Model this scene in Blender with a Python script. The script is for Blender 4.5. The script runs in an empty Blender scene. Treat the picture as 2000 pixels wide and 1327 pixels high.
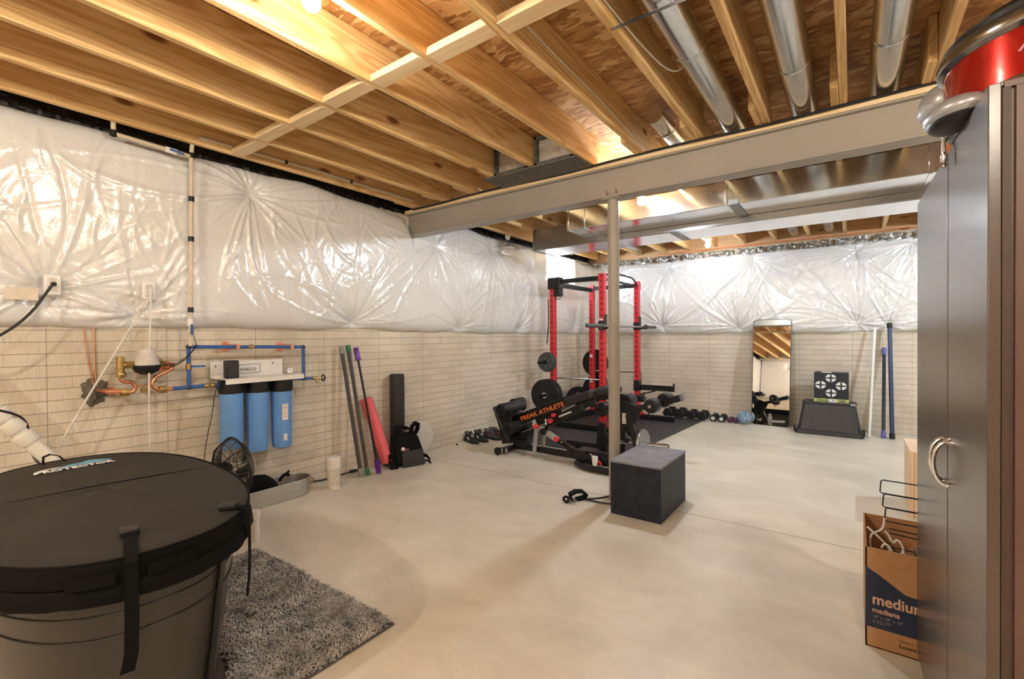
import bpy, math, random
import numpy as np
from mathutils import Vector, Matrix
random.seed(4); RNG = np.random.default_rng(7)
PI = math.pi
sc = bpy.context.scene
COL = sc.collection

# ------------------------------------------------------------------ camera
F_PX, YAW, PITCH, ROLL, EYE = 910.2, .6312, .0095, .0072, 1.31
def cam_axes():
    def d(x, y):
        c, s = math.cos(ROLL), math.sin(ROLL); x2, y2 = c*x-s*y, s*x+c*y
        z = -y2; cp, sp = math.cos(PITCH), math.sin(PITCH)
        fw = cp+z*sp; up = z*cp-sp; cy, sy = math.cos(YAW), math.sin(YAW)
        return Vector((-sy*fw+cy*x2, cy*fw+sy*x2, up))
    f = d(0, 0); return (d(1, 0)-f).normalized(), (d(0, -1)-f).normalized(), f.normalized()
cr, cu, cf = cam_axes()
cam = bpy.data.objects.new('camera', bpy.data.cameras.new('camera')); COL.objects.link(cam)
cam.data.sensor_width = 36; cam.data.lens = F_PX/2000*36; cam.data.clip_start = .05
mw = Matrix((cr, cu, -cf)).transposed().to_4x4(); mw.translation = (0, 0, EYE); cam.matrix_world = mw
sc.camera = cam
sc.view_settings.view_transform = 'Standard'; sc.view_settings.look = 'None'
sc.view_settings.gamma = 1; sc.view_settings.use_curve_mapping = False
sc.view_settings.exposure = 2.08
# ------------------------------------------------------------------ daylight outside the window
w = bpy.data.worlds.new('daylight'); sc.world = w; w.use_nodes = True
bgn = w.node_tree.nodes['Background']; bgn.inputs[0].default_value = (.78, .88, 1, 1); bgn.inputs[1].default_value = 22
BULB_WARM, BULB_COOL = (1, .905, .76), (.82, .915, 1)
BULB_POWER = 430     # emission strength of each bulb globe
# bulbs in view: front room, between beam and duct, near back wall; the rest are added out of view as fill light
LAMPS = [((-1.667, 1.0, 2.655), 2.597, BULB_WARM, .38, 'bare bulb in a white ceiling socket above the front of the room'),
         ((-1.53, 4.08, 2.655), 2.51, BULB_COOL, .95, 'bare bulb glowing between the steel beam and the metal duct'),
         ((-1.66, 7.0, 2.655), 2.58, BULB_COOL, .28, 'bare bulb among the joists beside the back wall'),
         ((-1.66, -1.5, 2.655), 2.50, BULB_WARM, 1.5, 'added fill bulb out of view behind the viewpoint near the rear wall'),
         ((.55, -1.0, 2.655), 2.50, BULB_WARM, 1.3, 'added fill bulb out of view behind the viewpoint on the right side'),
         ((1.72, 1.6, 2.655), 2.52, BULB_WARM, 1.2, 'added fill bulb hidden behind the tall cabinet on the right side'),
         ((1.72, 5.6, 2.655), 2.59, (.74, .87, 1), 2.1, 'added cool fill bulb out of view on the far right near the back wall')]  # added bulb, its cool tint stands in for daylight from the right

# ------------------------------------------------------------------ materials
def nm(name):
    m = bpy.data.materials.new(name); m.use_nodes = True
    return m, m.node_tree.nodes, m.node_tree.links, m.node_tree.nodes['Principled BSDF']
def ramp(n, stops):
    r = n.new('ShaderNodeValToRGB'); e = r.color_ramp.elements
    while len(e) < len(stops): e.new(.5)
    for k, (p, c) in enumerate(stops): e[k].position = p; e[k].color = (*c, 1)
    return r
def coords(n, l, scale=(1, 1, 1), rot=(0, 0, 0), src='Object'):
    t = n.new('ShaderNodeTexCoord'); mp = n.new('ShaderNodeMapping')
    mp.inputs['Scale'].default_value = scale; mp.inputs['Rotation'].default_value = rot
    l.new(t.outputs[src], mp.inputs[0]); return mp
def bump(n, l, b, h, strength, dist=.01):
    bp = n.new('ShaderNodeBump'); bp.inputs['Strength'].default_value = strength; bp.inputs['Distance'].default_value = dist
    l.new(h, bp.inputs['Height']); l.new(bp.outputs[0], b.inputs['Normal']); return bp
def mix(n, l, fac, a, b, mode='MIX'):
    m = n.new('ShaderNodeMix'); m.data_type = 'RGBA'; m.blend_type = mode
    for i, v in ((0, fac), (6, a), (7, b)):
        if hasattr(v, 'is_linked'): l.new(v, m.inputs[i])
        else: m.inputs[i].default_value = v if i == 0 else (*v, 1)
    return m.outputs[2]
def noise(n, l, vec, scale, detail=4, rough=.55, dist=0):
    t = n.new('ShaderNodeTexNoise'); t.inputs['Scale'].default_value = scale; t.inputs['Detail'].default_value = detail
    t.inputs['Roughness'].default_value = rough; t.inputs['Distortion'].default_value = dist
    if vec: l.new(vec.outputs[0], t.inputs['Vector'])
    return t
MATS = {}
def mat(name, col, rough=.5, metal=0, var=.12, vs=18, bmp=0, bs=120, coat=0, spec=None, aniso=0):
    if name in MATS: return MATS[name]
    m, n, l, b = nm(name); mp = coords(n, l)
    t = noise(n, l, mp, vs)
    c1 = tuple(max(0, c*(1-var)) for c in col); c2 = tuple(min(1, c*(1+var)) for c in col)
    r = ramp(n, [(.3, c1), (.7, c2)]); l.new(t.outputs[0], r.inputs[0]); l.new(r.outputs[0], b.inputs['Base Color'])
    b.inputs['Roughness'].default_value = rough; b.inputs['Metallic'].default_value = metal
    b.inputs['Coat Weight'].default_value = coat
    if spec is not None: b.inputs['Specular IOR Level'].default_value = spec
    if bmp:
        t2 = noise(n, l, mp, bs, 3); bump(n, l, b, t2.outputs[0], bmp, .004)
    MATS[name] = m; return m

def wood_mat(name, c1, c2, c3, axis=1, rough=.55, seed=0, knots=True):
    if name in MATS: return MATS[name]
    m, n, l, b = nm(name)
    oi = n.new('ShaderNodeObjectInfo'); t = n.new('ShaderNodeTexCoord')
    add = n.new('ShaderNodeVectorMath'); add.operation = 'MULTIPLY_ADD'
    l.new(oi.outputs['Random'], add.inputs[0]); add.inputs[1].default_value = (17, 31, 9); l.new(t.outputs['Object'], add.inputs[2])
    s = [14, 14, 14]; s[axis] = .9
    mp = n.new('ShaderNodeMapping'); mp.inputs['Scale'].default_value = s; l.new(add.outputs[0], mp.inputs[0])
    big = noise(n, l, mp, .45, 2, .5, .6)
    wv = n.new('ShaderNodeMath'); wv.operation = 'MULTIPLY'; l.new(big.outputs[0], wv.inputs[0]); wv.inputs[1].default_value = 70
    si = n.new('ShaderNodeMath'); si.operation = 'SINE'; l.new(wv.outputs[0], si.inputs[0])
    ra = ramp(n, [(0, c1), (.55, c2), (1, c3)])
    mr = n.new('ShaderNodeMapRange'); mr.inputs['From Min'].default_value = -1; l.new(si.outputs[0], mr.inputs['Value'])
    fine = noise(n, l, mp, 6, 3, .6)
    mm = n.new('ShaderNodeMath'); mm.operation = 'MULTIPLY_ADD'; l.new(mr.outputs[0], mm.inputs[0]); mm.inputs[1].default_value = .5
    l.new(fine.outputs[0], mm.inputs[2]); l.new(mm.outputs[0], ra.inputs[0])
    col = ra.outputs[0]
    if knots:
        s2 = [5.5, 5.5, 5.5]; s2[axis] = 2.1
        mk = n.new('ShaderNodeMapping'); mk.inputs['Scale'].default_value = s2; l.new(add.outputs[0], mk.inputs[0])
        vo = n.new('ShaderNodeTexVoronoi'); vo.inputs['Scale'].default_value = 1; l.new(mk.outputs[0], vo.inputs[0])
        kr = ramp(n, [(.07, (1, 1, 1)), (.15, (0, 0, 0))]); l.new(vo.outputs['Distance'], kr.inputs[0])
        col = mix(n, l, kr.outputs[0], col, (.2, .075, .02))
    l.new(col, b.inputs['Base Color']); b.inputs['Roughness'].default_value = rough
    MATS[name] = m; return m

def brick_mat(name, axis):
    m, n, l, b = nm(name)
    t = n.new('ShaderNodeTexCoord'); sp = n.new('ShaderNodeSeparateXYZ'); l.new(t.outputs['Object'], sp.inputs[0])
    cb = n.new('ShaderNodeCombineXYZ'); l.new(sp.outputs[axis], cb.inputs[0]); l.new(sp.outputs[2], cb.inputs[1])
    br = n.new('ShaderNodeTexBrick'); l.new(cb.outputs[0], br.inputs['Vector'])
    br.inputs['Scale'].default_value = 1; br.inputs['Brick Width'].default_value = .29; br.inputs['Row Height'].default_value = .0715
    br.inputs['Mortar Size'].default_value = .0028; br.inputs['Mortar Smooth'].default_value = .35; br.inputs['Bias'].default_value = 0
    br.inputs['Color1'].default_value = (.69, .62, .51, 1); br.inputs['Color2'].default_value = (.63, .56, .45, 1)
    br.inputs['Mortar'].default_value = (.60, .545, .46, 1)
    # rows of flat joints are stronger than uprights; combed texture of the cast bricks
    mp = n.new('ShaderNodeMapping'); mp.inputs['Scale'].default_value = (1, .08, 1); l.new(cb.outputs[0], mp.inputs[0])
    comb = noise(n, l, mp, 150, 3, .6)
    blot = noise(n, l, cb, 1.3, 5, .6)
    blr = ramp(n, [(.30, (.80, .78, .74)), (.52, (1.0, 1.0, 1.0)), (.72, (1.12, 1.1, 1.08))]); l.new(blot.outputs[0], blr.inputs[0])
    c = mix(n, l, 1.0, br.outputs[0], blr.outputs[0], 'MULTIPLY')
    cr_ = ramp(n, [(.35, (.88, .88, .88)), (.65, (1.08, 1.08, 1.08))]); l.new(comb.outputs[0], cr_.inputs[0])
    c = mix(n, l, .8, c, cr_.outputs[0], 'MULTIPLY')
    md = n.new('ShaderNodeMath'); md.operation = 'PINGPONG'; l.new(sp.outputs[axis], md.inputs[0]); md.inputs[1].default_value = .305
    lt = n.new('ShaderNodeMath'); lt.operation = 'LESS_THAN'; l.new(md.outputs[0], lt.inputs[0]); lt.inputs[1].default_value = .0022
    c = mix(n, l, lt.outputs[0], c, (.33, .28, .22))
    mz = n.new('ShaderNodeMath'); mz.operation = 'MODULO'; l.new(sp.outputs[2], mz.inputs[0]); mz.inputs[1].default_value = .0715
    lz = n.new('ShaderNodeMath'); lz.operation = 'LESS_THAN'; l.new(mz.outputs[0], lz.inputs[0]); lz.inputs[1].default_value = .0038
    c = mix(n, l, lz.outputs[0], c, (.31, .26, .20))
    # dried rust coloured stains with ragged outlines low on the wall
    st = noise(n, l, cb, .9, 6, .65); sr = ramp(n, [(.60, (0, 0, 0)), (.68, (.6, .6, .6))]); l.new(st.outputs[0], sr.inputs[0])
    c = mix(n, l, sr.outputs[0], c, (.36, .25, .15))
    l.new(c, b.inputs['Base Color']); b.inputs['Roughness'].default_value = .75
    h = n.new('ShaderNodeMath'); h.operation = 'MULTIPLY_ADD'; l.new(comb.outputs[0], h.inputs[0]); h.inputs[1].default_value = .35
    inv = n.new('ShaderNodeMath'); inv.operation = 'SUBTRACT'; inv.inputs[0].default_value = 1; fq = n.new('ShaderNodeMath'); fq.operation = 'MULTIPLY'; l.new(br.outputs['Fac'], fq.inputs[0]); fq.inputs[1].default_value = .45; l.new(fq.outputs[0], inv.inputs[1])
    l.new(inv.outputs[0], h.inputs[2]); bump(n, l, b, h.outputs[0], .8, .004)
    return m

def concrete_floor():
    m, n, l, b = nm('troweled_concrete'); mp = coords(n, l)
    a = noise(n, l, mp, 1.1, 7, .6, .9); ra = ramp(n, [(.25, (.56, .52, .44)), (.5, (.66, .62, .53)), (.75, (.75, .72, .63))]); l.new(a.outputs[0], ra.inputs[0])
    mp2 = coords(n, l, (1, 1.7, 1), (0, 0, .35)); s = noise(n, l, mp2, 1.5, 9, .62, 1.1)
    rs = ramp(n, [(.35, (.88, .87, .85)), (.65, (1.07, 1.07, 1.07))]); l.new(s.outputs[0], rs.inputs[0])
    c = mix(n, l, .85, ra.outputs[0], rs.outputs[0], 'MULTIPLY')
    sp = n.new('ShaderNodeSeparateXYZ'); l.new(mp.outputs[0], sp.inputs[0])
    cn = noise(n, l, mp, 6, 3)
    ad = n.new('ShaderNodeMath'); ad.operation = 'MULTIPLY_ADD'; l.new(cn.outputs[0], ad.inputs[0]); ad.inputs[1].default_value = .006; l.new(sp.outputs[1], ad.inputs[2])
    sb = n.new('ShaderNodeMath'); sb.operation = 'SUBTRACT'; l.new(ad.outputs[0], sb.inputs[0]); sb.inputs[1].default_value = 3.487
    ab = n.new('ShaderNodeMath'); ab.operation = 'ABSOLUTE'; l.new(sb.outputs[0], ab.inputs[0])
    lt = n.new('ShaderNodeMath'); lt.operation = 'LESS_THAN'; l.new(ab.outputs[0], lt.inputs[0]); lt.inputs[1].default_value = .0035
    c = mix(n, l, lt.outputs[0], c, (.16, .13, .1)); l.new(c, b.inputs['Base Color'])
    rr = n.new('ShaderNodeMapRange'); l.new(s.outputs[0], rr.inputs['Value']); rr.inputs['To Min'].default_value = .28; rr.inputs['To Max'].default_value = .5
    l.new(rr.outputs[0], b.inputs['Roughness']); bump(n, l, b, s.outputs[0], .12, .01)
    return m

def osb_mat():
    m, n, l, b = nm('oriented_strand_board'); mp = coords(n, l, (7, 20, 7), (0, 0, .5)); 
    d = noise(n, l, mp, 1.0, 2, .5); 
    vadd = n.new('ShaderNodeVectorMath'); vadd.operation = 'MULTIPLY_ADD'; l.new(d.outputs[1], vadd.inputs[0]); vadd.inputs[1].default_value = (2.5, 2.5, 2.5); l.new(mp.outputs[0], vadd.inputs[2])
    v = n.new('ShaderNodeTexVoronoi'); v.inputs['Scale'].default_value = 1.3; l.new(vadd.outputs[0], v.inputs[0])
    sp = n.new('ShaderNodeSeparateColor'); l.new(v.outputs['Color'], sp.inputs[0])
    r = ramp(n, [(0, (.30, .125, .035)), (.45, (.50, .25, .08)), (.8, (.66, .38, .15)), (1, (.75, .5, .24))]); l.new(sp.outputs[0], r.inputs[0])
    dark = ramp(n, [(.0, (1, 1, 1)), (.75, (.9, .9, .9)), (1, (.55, .5, .45))]); l.new(v.outputs['Distance'], dark.inputs[0])
    c = mix(n, l, .8, r.outputs[0], dark.outputs[0], 'MULTIPLY'); l.new(c, b.inputs['Base Color'])
    b.inputs['Roughness'].default_value = .6; bump(n, l, b, v.outputs['Distance'], .3, .004); return m

def film_mat(name='white_plastic_film', col=(.75, .745, .735)):
    m, n, l, b = nm(name); mp = coords(n, l)
    a = noise(n, l, mp, 7, 5, .6, .8); c = noise(n, l, mp, 30, 2, .5, .8)
    r = ramp(n, [(.3, tuple(x*.96 for x in col)), (.7, col)]); l.new(a.outputs[0], r.inputs[0]); l.new(r.outputs[0], b.inputs['Base Color'])
    b.inputs['Roughness'].default_value = .19; b.inputs['Specular IOR Level'].default_value = .9
    ad = n.new('ShaderNodeMath'); ad.operation = 'MULTIPLY_ADD'; l.new(c.outputs[0], ad.inputs[0]); ad.inputs[1].default_value = .18; l.new(a.outputs[0], ad.inputs[2])
    bump(n, l, b, ad.outputs[0], .38, .012); return m

def metal_mat(name, col=(.72, .73, .74), rough=.2, bs=3, strength=.25, stretch=(1, 1, 1)):
    m, n, l, b = nm(name); mp = coords(n, l, stretch)
    a = noise(n, l, mp, bs, 3, .5, .3); b.inputs['Metallic'].default_value = 1
    g = noise(n, l, mp, 60, 3); r = ramp(n, [(.3, tuple(x*.86 for x in col)), (.7, col)]); l.new(g.outputs[0], r.inputs[0]); l.new(r.outputs[0], b.inputs['Base Color'])
    b.inputs['Roughness'].default_value = rough; bump(n, l, b, a.outputs[0], strength, .01); MATS[name] = m; return m

PINE = wood_mat('pine_lumber', (.40, .20, .065), (.64, .385, .15), (.78, .54, .26))
PINE_X = wood_mat('pine_blocking', (.62, .41, .2), (.74, .54, .3), (.8, .62, .38), axis=0, knots=False)
STUDW = wood_mat('whitewood_boards', (.6, .4, .24), (.7, .5, .32), (.78, .6, .42), axis=2, knots=False)
BRICK_L, BRICK_B = brick_mat('cast_brick_concrete_side', 1), brick_mat('cast_brick_concrete_back', 0)
FLOOR, OSB, FILM = concrete_floor(), osb_mat(), film_mat()
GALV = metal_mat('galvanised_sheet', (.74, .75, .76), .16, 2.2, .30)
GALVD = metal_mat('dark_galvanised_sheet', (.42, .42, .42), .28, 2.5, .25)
ROUND = metal_mat('round_duct_metal', (.70, .72, .74), .2, 5, .12, (1, .2, 1))
FOIL = metal_mat('crumpled_foil', (.7, .68, .64), .28, 30, 1.0)
CHROME = metal_mat('chrome', (.82, .82, .83), .12, 20, .02)
STEELT = mat('taupe_painted_steel', (.335, .30, .255), .42, 0, .04, 3)
TANK = metal_mat('galvanised_tank', (.62, .62, .6), .38, 4, .1)
BRASS = mat('brass', (.48, .33, .13), .35, .85, .2, 40)
COPPER = mat('copper', (.66, .30, .17), .32, .9, .25, 30)
COPPERN = mat('bright_copper', (.8, .34, .2), .3, .75, .2, 30)
PEX = mat('blue_water_pipe', (.03, .105, .34), .4, 0, .08)
CREAM = mat('cream_cpvc_pipe', (.62, .52, .38), .4, 0, .06)
PVC = mat('white_pvc', (.76, .73, .66), .35, 0, .05)
WHITE = mat('white_plastic', (.8, .79, .77), .35, 0, .03)
WHITEM = mat('white_enamel_metal', (.78, .76, .73), .3, 0, .03)
BLUEF = mat('blue_filter_plastic', (.13, .31, .66), .3, 0, .06, 6)
BLACK = mat('black_plastic', (.010, .010, .011), .4, 0, .2, spec=.35)
BLACKM = mat('black_powder_coat', (.009, .009, .0105), .38, 0, .2, 30, .1, spec=.35)
RUBBER = mat('black_rubber', (.012, .013, .015), .55, 0, .25, 40, .2, spec=.35)
FOAM = mat('black_vinyl_foam', (.015, .015, .017), .45, 0, .15, 25, spec=.4)
MATM = mat('rubber_floor_mat', (.024, .027, .034), .5, 0, .25, 60, .3, 200)
FABRIC = mat('black_nylon_fabric', (.009, .009, .009), .8, 0, .2, 60, .4, 300, spec=.15)
COVER = mat('charcoal_cover_fabric', (.019, .0172, .0145), .62, 0, .1, 4, .25, 260, spec=.3)
SKIRT = mat('black_skirt_fabric', (.0038, .0037, .0035), .75, 0, .2, 8, .3, 260, spec=.1)
TUBM = mat('grey_brown_tub_wall', (.024, .020, .0165), .3, 0, .12, 6, 0)
TUBT = mat('tub_edge_trim', (.014, .013, .012), .4, 0, .1, spec=.3)
RED = mat('red_powder_coat', (.62, .022, .035), .35, 0, .06)
REDK = mat('red_plastic_knob', (.7, .04, .05), .35, 0, .05)
NAVYP = mat('dark_stained_plywood', (.013, .017, .029), .5, 0, .45, 22, .5, 60, spec=.3)
NAVYT = mat('grey_plywood_top', (.20, .21, .25), .45, 0, .3, 9, .2)  # jump box top, a lighter grey than the sides
CARD = mat('corrugated_cardboard', (.42, .22, .095), .75, 0, .06, 30)
NAVY = mat('navy_print', (.012, .022, .055), .6, 0, .05)
CARDL = mat('pale_orange_print', (.66, .40, .27), .7, 0, .05)
BROWNP = mat('dark_brown_print', (.10, .05, .025), .7)
DOORM = mat('glossy_dark_laminate', (.085, .062, .05), .26, 0, .1, 5, .05, 40, spec=.5)
SIDEM = mat('brown_cabinet_side', (.105, .056, .042), .42, 0, .1, 9, .08, 60)
SIDEE = mat('dark_cabinet_edge', (.05, .028, .02), .5)
BAGM = mat('black_bag_cloth', (.006, .006, .0065), .85, 0, .3, 20, .6, 60, spec=.15)
PINKR = mat('pink_foam_roller', (.76, .13, .15), .6, 0, .06)
GREENE = mat('green_rubber', (.02, .16, .06), .5)
GREYE = mat('grey_rubber', (.26, .25, .24), .5)
PURPLE = mat('purple_anodised', (.12, .025, .27), .3, .3)
LAV = mat('periwinkle_plastic', (.13, .14, .42), .4)
NAVYB = mat('navy_coated_bar', (.022, .04, .10), .35)
ORANGE = mat('orange_lettering', (.85, .20, .045), .5, 0, .02)
GREYL = mat('grey_lettering', (.6, .62, .64), .5)
TEAL = mat('pale_blue_print', (.13, .38, .53), .6, 0, .04)
WPRINT = mat('white_print', (.78, .78, .78), .6, 0, .03)
YELLOW = mat('yellow_green_band', (.52, .58, .2), .6, 0, .05)
REDBAND = mat('metallic_red_enamel', (.40, .009, .008), .18, .6, .1, 5, 0, coat=.6)
DKCHR = metal_mat('dark_chrome', (.30, .29, .27), .16, 10, .03)
SILV = mat('silver_plastic', (.42, .43, .45), .3, .5, .06)
GREYT = mat('grey_duct_tape', (.30, .30, .31), .45, .3, .12)
MASTIC = mat('grey_duct_mastic', (.115, .11, .10), .6, .2, .35, 25, .6, 40)
PATCH = mat('rough_grey_mortar', (.13, .115, .09), .95, 0, .35, 30, 1.0, 50)
WIREW = mat('white_cable', (.66, .64, .58), .45)
BLUEBALL = mat('blue_speckled_ball', (.20, .30, .42), .35, 0, .7, 35)
PURPDB = mat('purple_dumbbell', (.09, .02, .08), .45)
TANPAPER = mat('brown_paper_label', (.6, .48, .35), .7)
ORNG = mat('orange_cardboard', (.72, .25, .09), .6)
BLUSH = mat('red_pex_pipe', (.55, .12, .05), .4)
RIMW = wood_mat('rim_board_wood', (.33, .19, .08), (.45, .27, .12), (.52, .33, .17), axis=0)
def mirror_mat():
    m, n, l, b = nm('mirror_glass'); mp = coords(n, l); t = noise(n, l, mp, 4); r = ramp(n, [(0, (.84, .85, .84)), (1, (.88, .89, .88))])
    l.new(t.outputs[0], r.inputs[0]); l.new(r.outputs[0], b.inputs['Base Color']); b.inputs['Metallic'].default_value = 1; b.inputs['Roughness'].default_value = .015; return m
MIRROR = mirror_mat()
def clear_mat(name, a=.25):
    m, n, l, b = nm(name); mp = coords(n, l); t = noise(n, l, mp, 14, 4, .6, 1); r = ramp(n, [(.35, (a*.6,)*3), (.7, (a*1.8,)*3)]); l.new(t.outputs[0], r.inputs[0])
    l.new(r.outputs[0], b.inputs['Alpha']); b.inputs['Base Color'].default_value = (.8, .78, .74, 1); b.inputs['Roughness'].default_value = .15
    bump(n, l, b, t.outputs[0], .5, .01); return m
CLEARF = clear_mat('clear_plastic_sheet')
def glass_mat():
    m, n, l, b = nm('window_glass'); mp = coords(n, l); t = noise(n, l, mp, 3); r = ramp(n, [(0, (.93, .96, .98)), (1, (1, 1, 1))]); l.new(t.outputs[0], r.inputs[0]); l.new(r.outputs[0], b.inputs['Base Color'])
    b.inputs['Transmission Weight'].default_value = 1; b.inputs['Roughness'].default_value = 0; b.inputs['IOR'].default_value = 1.02; return m
GLASS = glass_mat()
def emis(name, col, s):
    m, n, l, b = nm(name); b.inputs['Base Color'].default_value = (.9, .9, .88, 1)
    b.inputs['Emission Color'].default_value = (*col, 1); b.inputs['Emission Strength'].default_value = s; return m

# ------------------------------------------------------------------ mesh builder
def frame(d):
    d = Vector(d).normalized(); up = Vector((0, 0, 1)) if abs(d.z) < .92 else Vector((0, 1, 0))
    a = d.cross(up).normalized(); return a, a.cross(d).normalized(), d
class B:
    def __init__(s): s.v = []; s.f = []
    def add(s, vs, fs):
        o = len(s.v); s.v += [tuple(map(float, p)) for p in vs]; s.f += [tuple(i+o for i in f) for f in fs]; return s
    def box(s, lo, hi, rz=0, rot=None, piv=None):
        x0, y0, z0 = lo; x1, y1, z1 = hi
        vs = [Vector(p) for p in ((x0, y0, z0), (x1, y0, z0), (x1, y1, z0), (x0, y1, z0), (x0, y0, z1), (x1, y0, z1), (x1, y1, z1), (x0, y1, z1))]
        c = Vector(piv) if piv else sum(vs, Vector())/8
        R = rot if rot is not None else Matrix.Rotation(rz, 3, 'Z')
        return s.add([R@(p-c)+c for p in vs], [(0, 3, 2, 1), (4, 5, 6, 7), (0, 1, 5, 4), (1, 2, 6, 5), (2, 3, 7, 6), (3, 0, 4, 7)])
    def beam(s, p0, p1, w, h, side=(0, 1, 0)):          # box along p0->p1; w along 'side', h along the third axis
        p0, p1 = Vector(p0), Vector(p1); d = (p1-p0).normalized(); a = Vector(side); a = (a-d*a.dot(d)).normalized(); c = d.cross(a)
        vs = [p+a*(i*w/2)+c*(j*h/2) for p in (p0, p1) for i, j in ((-1, -1), (1, -1), (1, 1), (-1, 1))]
        return s.add(vs, [(3, 2, 1, 0), (4, 5, 6, 7), (0, 1, 5, 4), (1, 2, 6, 5), (2, 3, 7, 6), (3, 0, 4, 7)])
    def cyl(s, p0, p1, r, n=20, r2=None):
        r2 = r if r2 is None else r2; a, b, d = frame(Vector(p1)-Vector(p0)); vs = []
        for p, q in ((Vector(p0), r), (Vector(p1), r2)):
            vs += [p+(a*math.cos(t)+b*math.sin(t))*q for t in (2*PI*k/n for k in range(n))]
        fs = [(k, (k+1) % n, n+(k+1) % n, n+k) for k in range(n)]+[tuple(range(n-1, -1, -1)), tuple(range(n, 2*n))]
        return s.add(vs, fs)
    def lathe(s, p, axis, prof, n=28, close=True):         # prof: (radius, distance along axis)
        a, b, d = frame(axis); p = Vector(p); vs = []
        for r, h in prof: vs += [p+d*h+(a*math.cos(t)+b*math.sin(t))*max(r, 1e-4) for t in (2*PI*k/n for k in range(n))]
        m = len(prof); fs = [(i*n+k, i*n+(k+1) % n, (i+1)*n+(k+1) % n, (i+1)*n+k) for i in range(m-1) for k in range(n)]
        if close: fs += [tuple(range(n-1, -1, -1)), tuple(range((m-1)*n, m*n))]
        return s.add(vs, fs)
    def sph(s, c, r, n=16, sc_=(1, 1, 1)):
        prof = [(math.sin(PI*k/(n//2)), -math.cos(PI*k/(n//2))) for k in range(n//2+1)]; t = B().lathe((0, 0, 0), (0, 0, 1), prof, n)
        return s.add([(c[0]+v[0]*r*sc_[0], c[1]+v[1]*r*sc_[1], c[2]+v[2]*r*sc_[2]) for v in t.v], t.f)
    def tube(s, pts, r, n=8, closed=False, smooth=0, flat=None):
        P = [Vector(p) for p in pts]
        for _ in range(smooth):
            Q = [] if closed else [P[0]]
            for i in range(len(P)-(0 if closed else 1)):
                a, b = P[i], P[(i+1) % len(P)]; Q += [a*.75+b*.25, a*.25+b*.75]
            if not closed: Q.append(P[-1])
            P = Q
        m = len(P); vs = []; ref = None
        for i, p in enumerate(P):
            d = (P[(i+1) % m]-P[i-1]) if closed else (P[min(i+1, m-1)]-P[max(i-1, 0)])
            d.normalize()
            if ref is None: a, b, _ = frame(d)
            else:
                a = (ref-d*ref.dot(d)); a = a.normalized() if a.length > 1e-6 else frame(d)[0]; b = a.cross(d)
            ref = a; rx, ry = (r, r) if flat is None else flat
            vs += [p+a*math.cos(t)*rx+b*math.sin(t)*ry for t in (2*PI*k/n for k in range(n))]
        fs = [(i*n+k, i*n+(k+1) % n, ((i+1) % m)*n+(k+1) % n, ((i+1) % m)*n+k) for i in range(m if closed else m-1) for k in range(n)]
        if not closed: fs += [tuple(range(n-1, -1, -1)), tuple(range((m-1)*n, m*n))]
        return s.add(vs, fs)
    def ribbon(s, pts, wdir, w, t=.003):                    # flat strap along pts
        P = [Vector(p) for p in pts]; m = len(P); wd = Vector(wdir).normalized()*w/2; vs = []
        for i, p in enumerate(P):
            d = (P[min(i+1, m-1)]-P[max(i-1, 0)]).normalized(); nrm = d.cross(wd).normalized()*t/2
            vs += [p-wd-nrm, p+wd-nrm, p+wd+nrm, p-wd+nrm]
        fs = [(i*4+k, i*4+(k+1) % 4, (i+1)*4+(k+1) % 4, (i+1)*4+k) for i in range(m-1) for k in range(4)]+[(3, 2, 1, 0), tuple(range(4*m-4, 4*m))]
        return s.add(vs, fs)
    def prism(s, poly, o, ex, ey, ez, t):                   # 2-D polygon in (ex,ey) at o, extruded t along ez
        o, ex, ey, ez = Vector(o), Vector(ex), Vector(ey), Vector(ez); n = len(poly)
        vs = [o+ex*x+ey*y for x, y in poly]+[o+ex*x+ey*y+ez*t for x, y in poly]
        return s.add(vs, [tuple(range(n-1, -1, -1)), tuple(range(n, 2*n))]+[(k, (k+1) % n, n+(k+1) % n, n+k) for k in range(n)])
    def loft(s, rings, cap=True):
        n = len(rings[0]); vs = [p for r in rings for p in r]; m = len(rings)
        fs = [(i*n+k, i*n+(k+1) % n, (i+1)*n+(k+1) % n, (i+1)*n+k) for i in range(m-1) for k in range(n)]
        if cap: fs += [tuple(range(n-1, -1, -1)), tuple(range((m-1)*n, m*n))]
        return s.add(vs, fs)
    def text(s, txt, size, o, ex, ey, t=.001, sx=1, bold=0, align='LEFT'):
        c = bpy.data.curves.new('t', 'FONT'); c.body = txt; c.size = size; c.extrude = t/2; c.offset = bold; c.align_x = align; c.resolution_u = 3
        ob = bpy.data.objects.new('t', c); COL.objects.link(ob)
        me = bpy.data.meshes.new_from_object(ob.evaluated_get(bpy.context.evaluated_depsgraph_get()))
        ex, ey, o = Vector(ex).normalized(), Vector(ey).normalized(), Vector(o); ez = ex.cross(ey)
        s.add([o+ex*v.co.x*sx+ey*v.co.y+ez*v.co.z for v in me.vertices], [tuple(p.vertices) for p in me.polygons])
        bpy.data.objects.remove(ob); bpy.data.curves.remove(c); bpy.data.meshes.remove(me); return s

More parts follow.
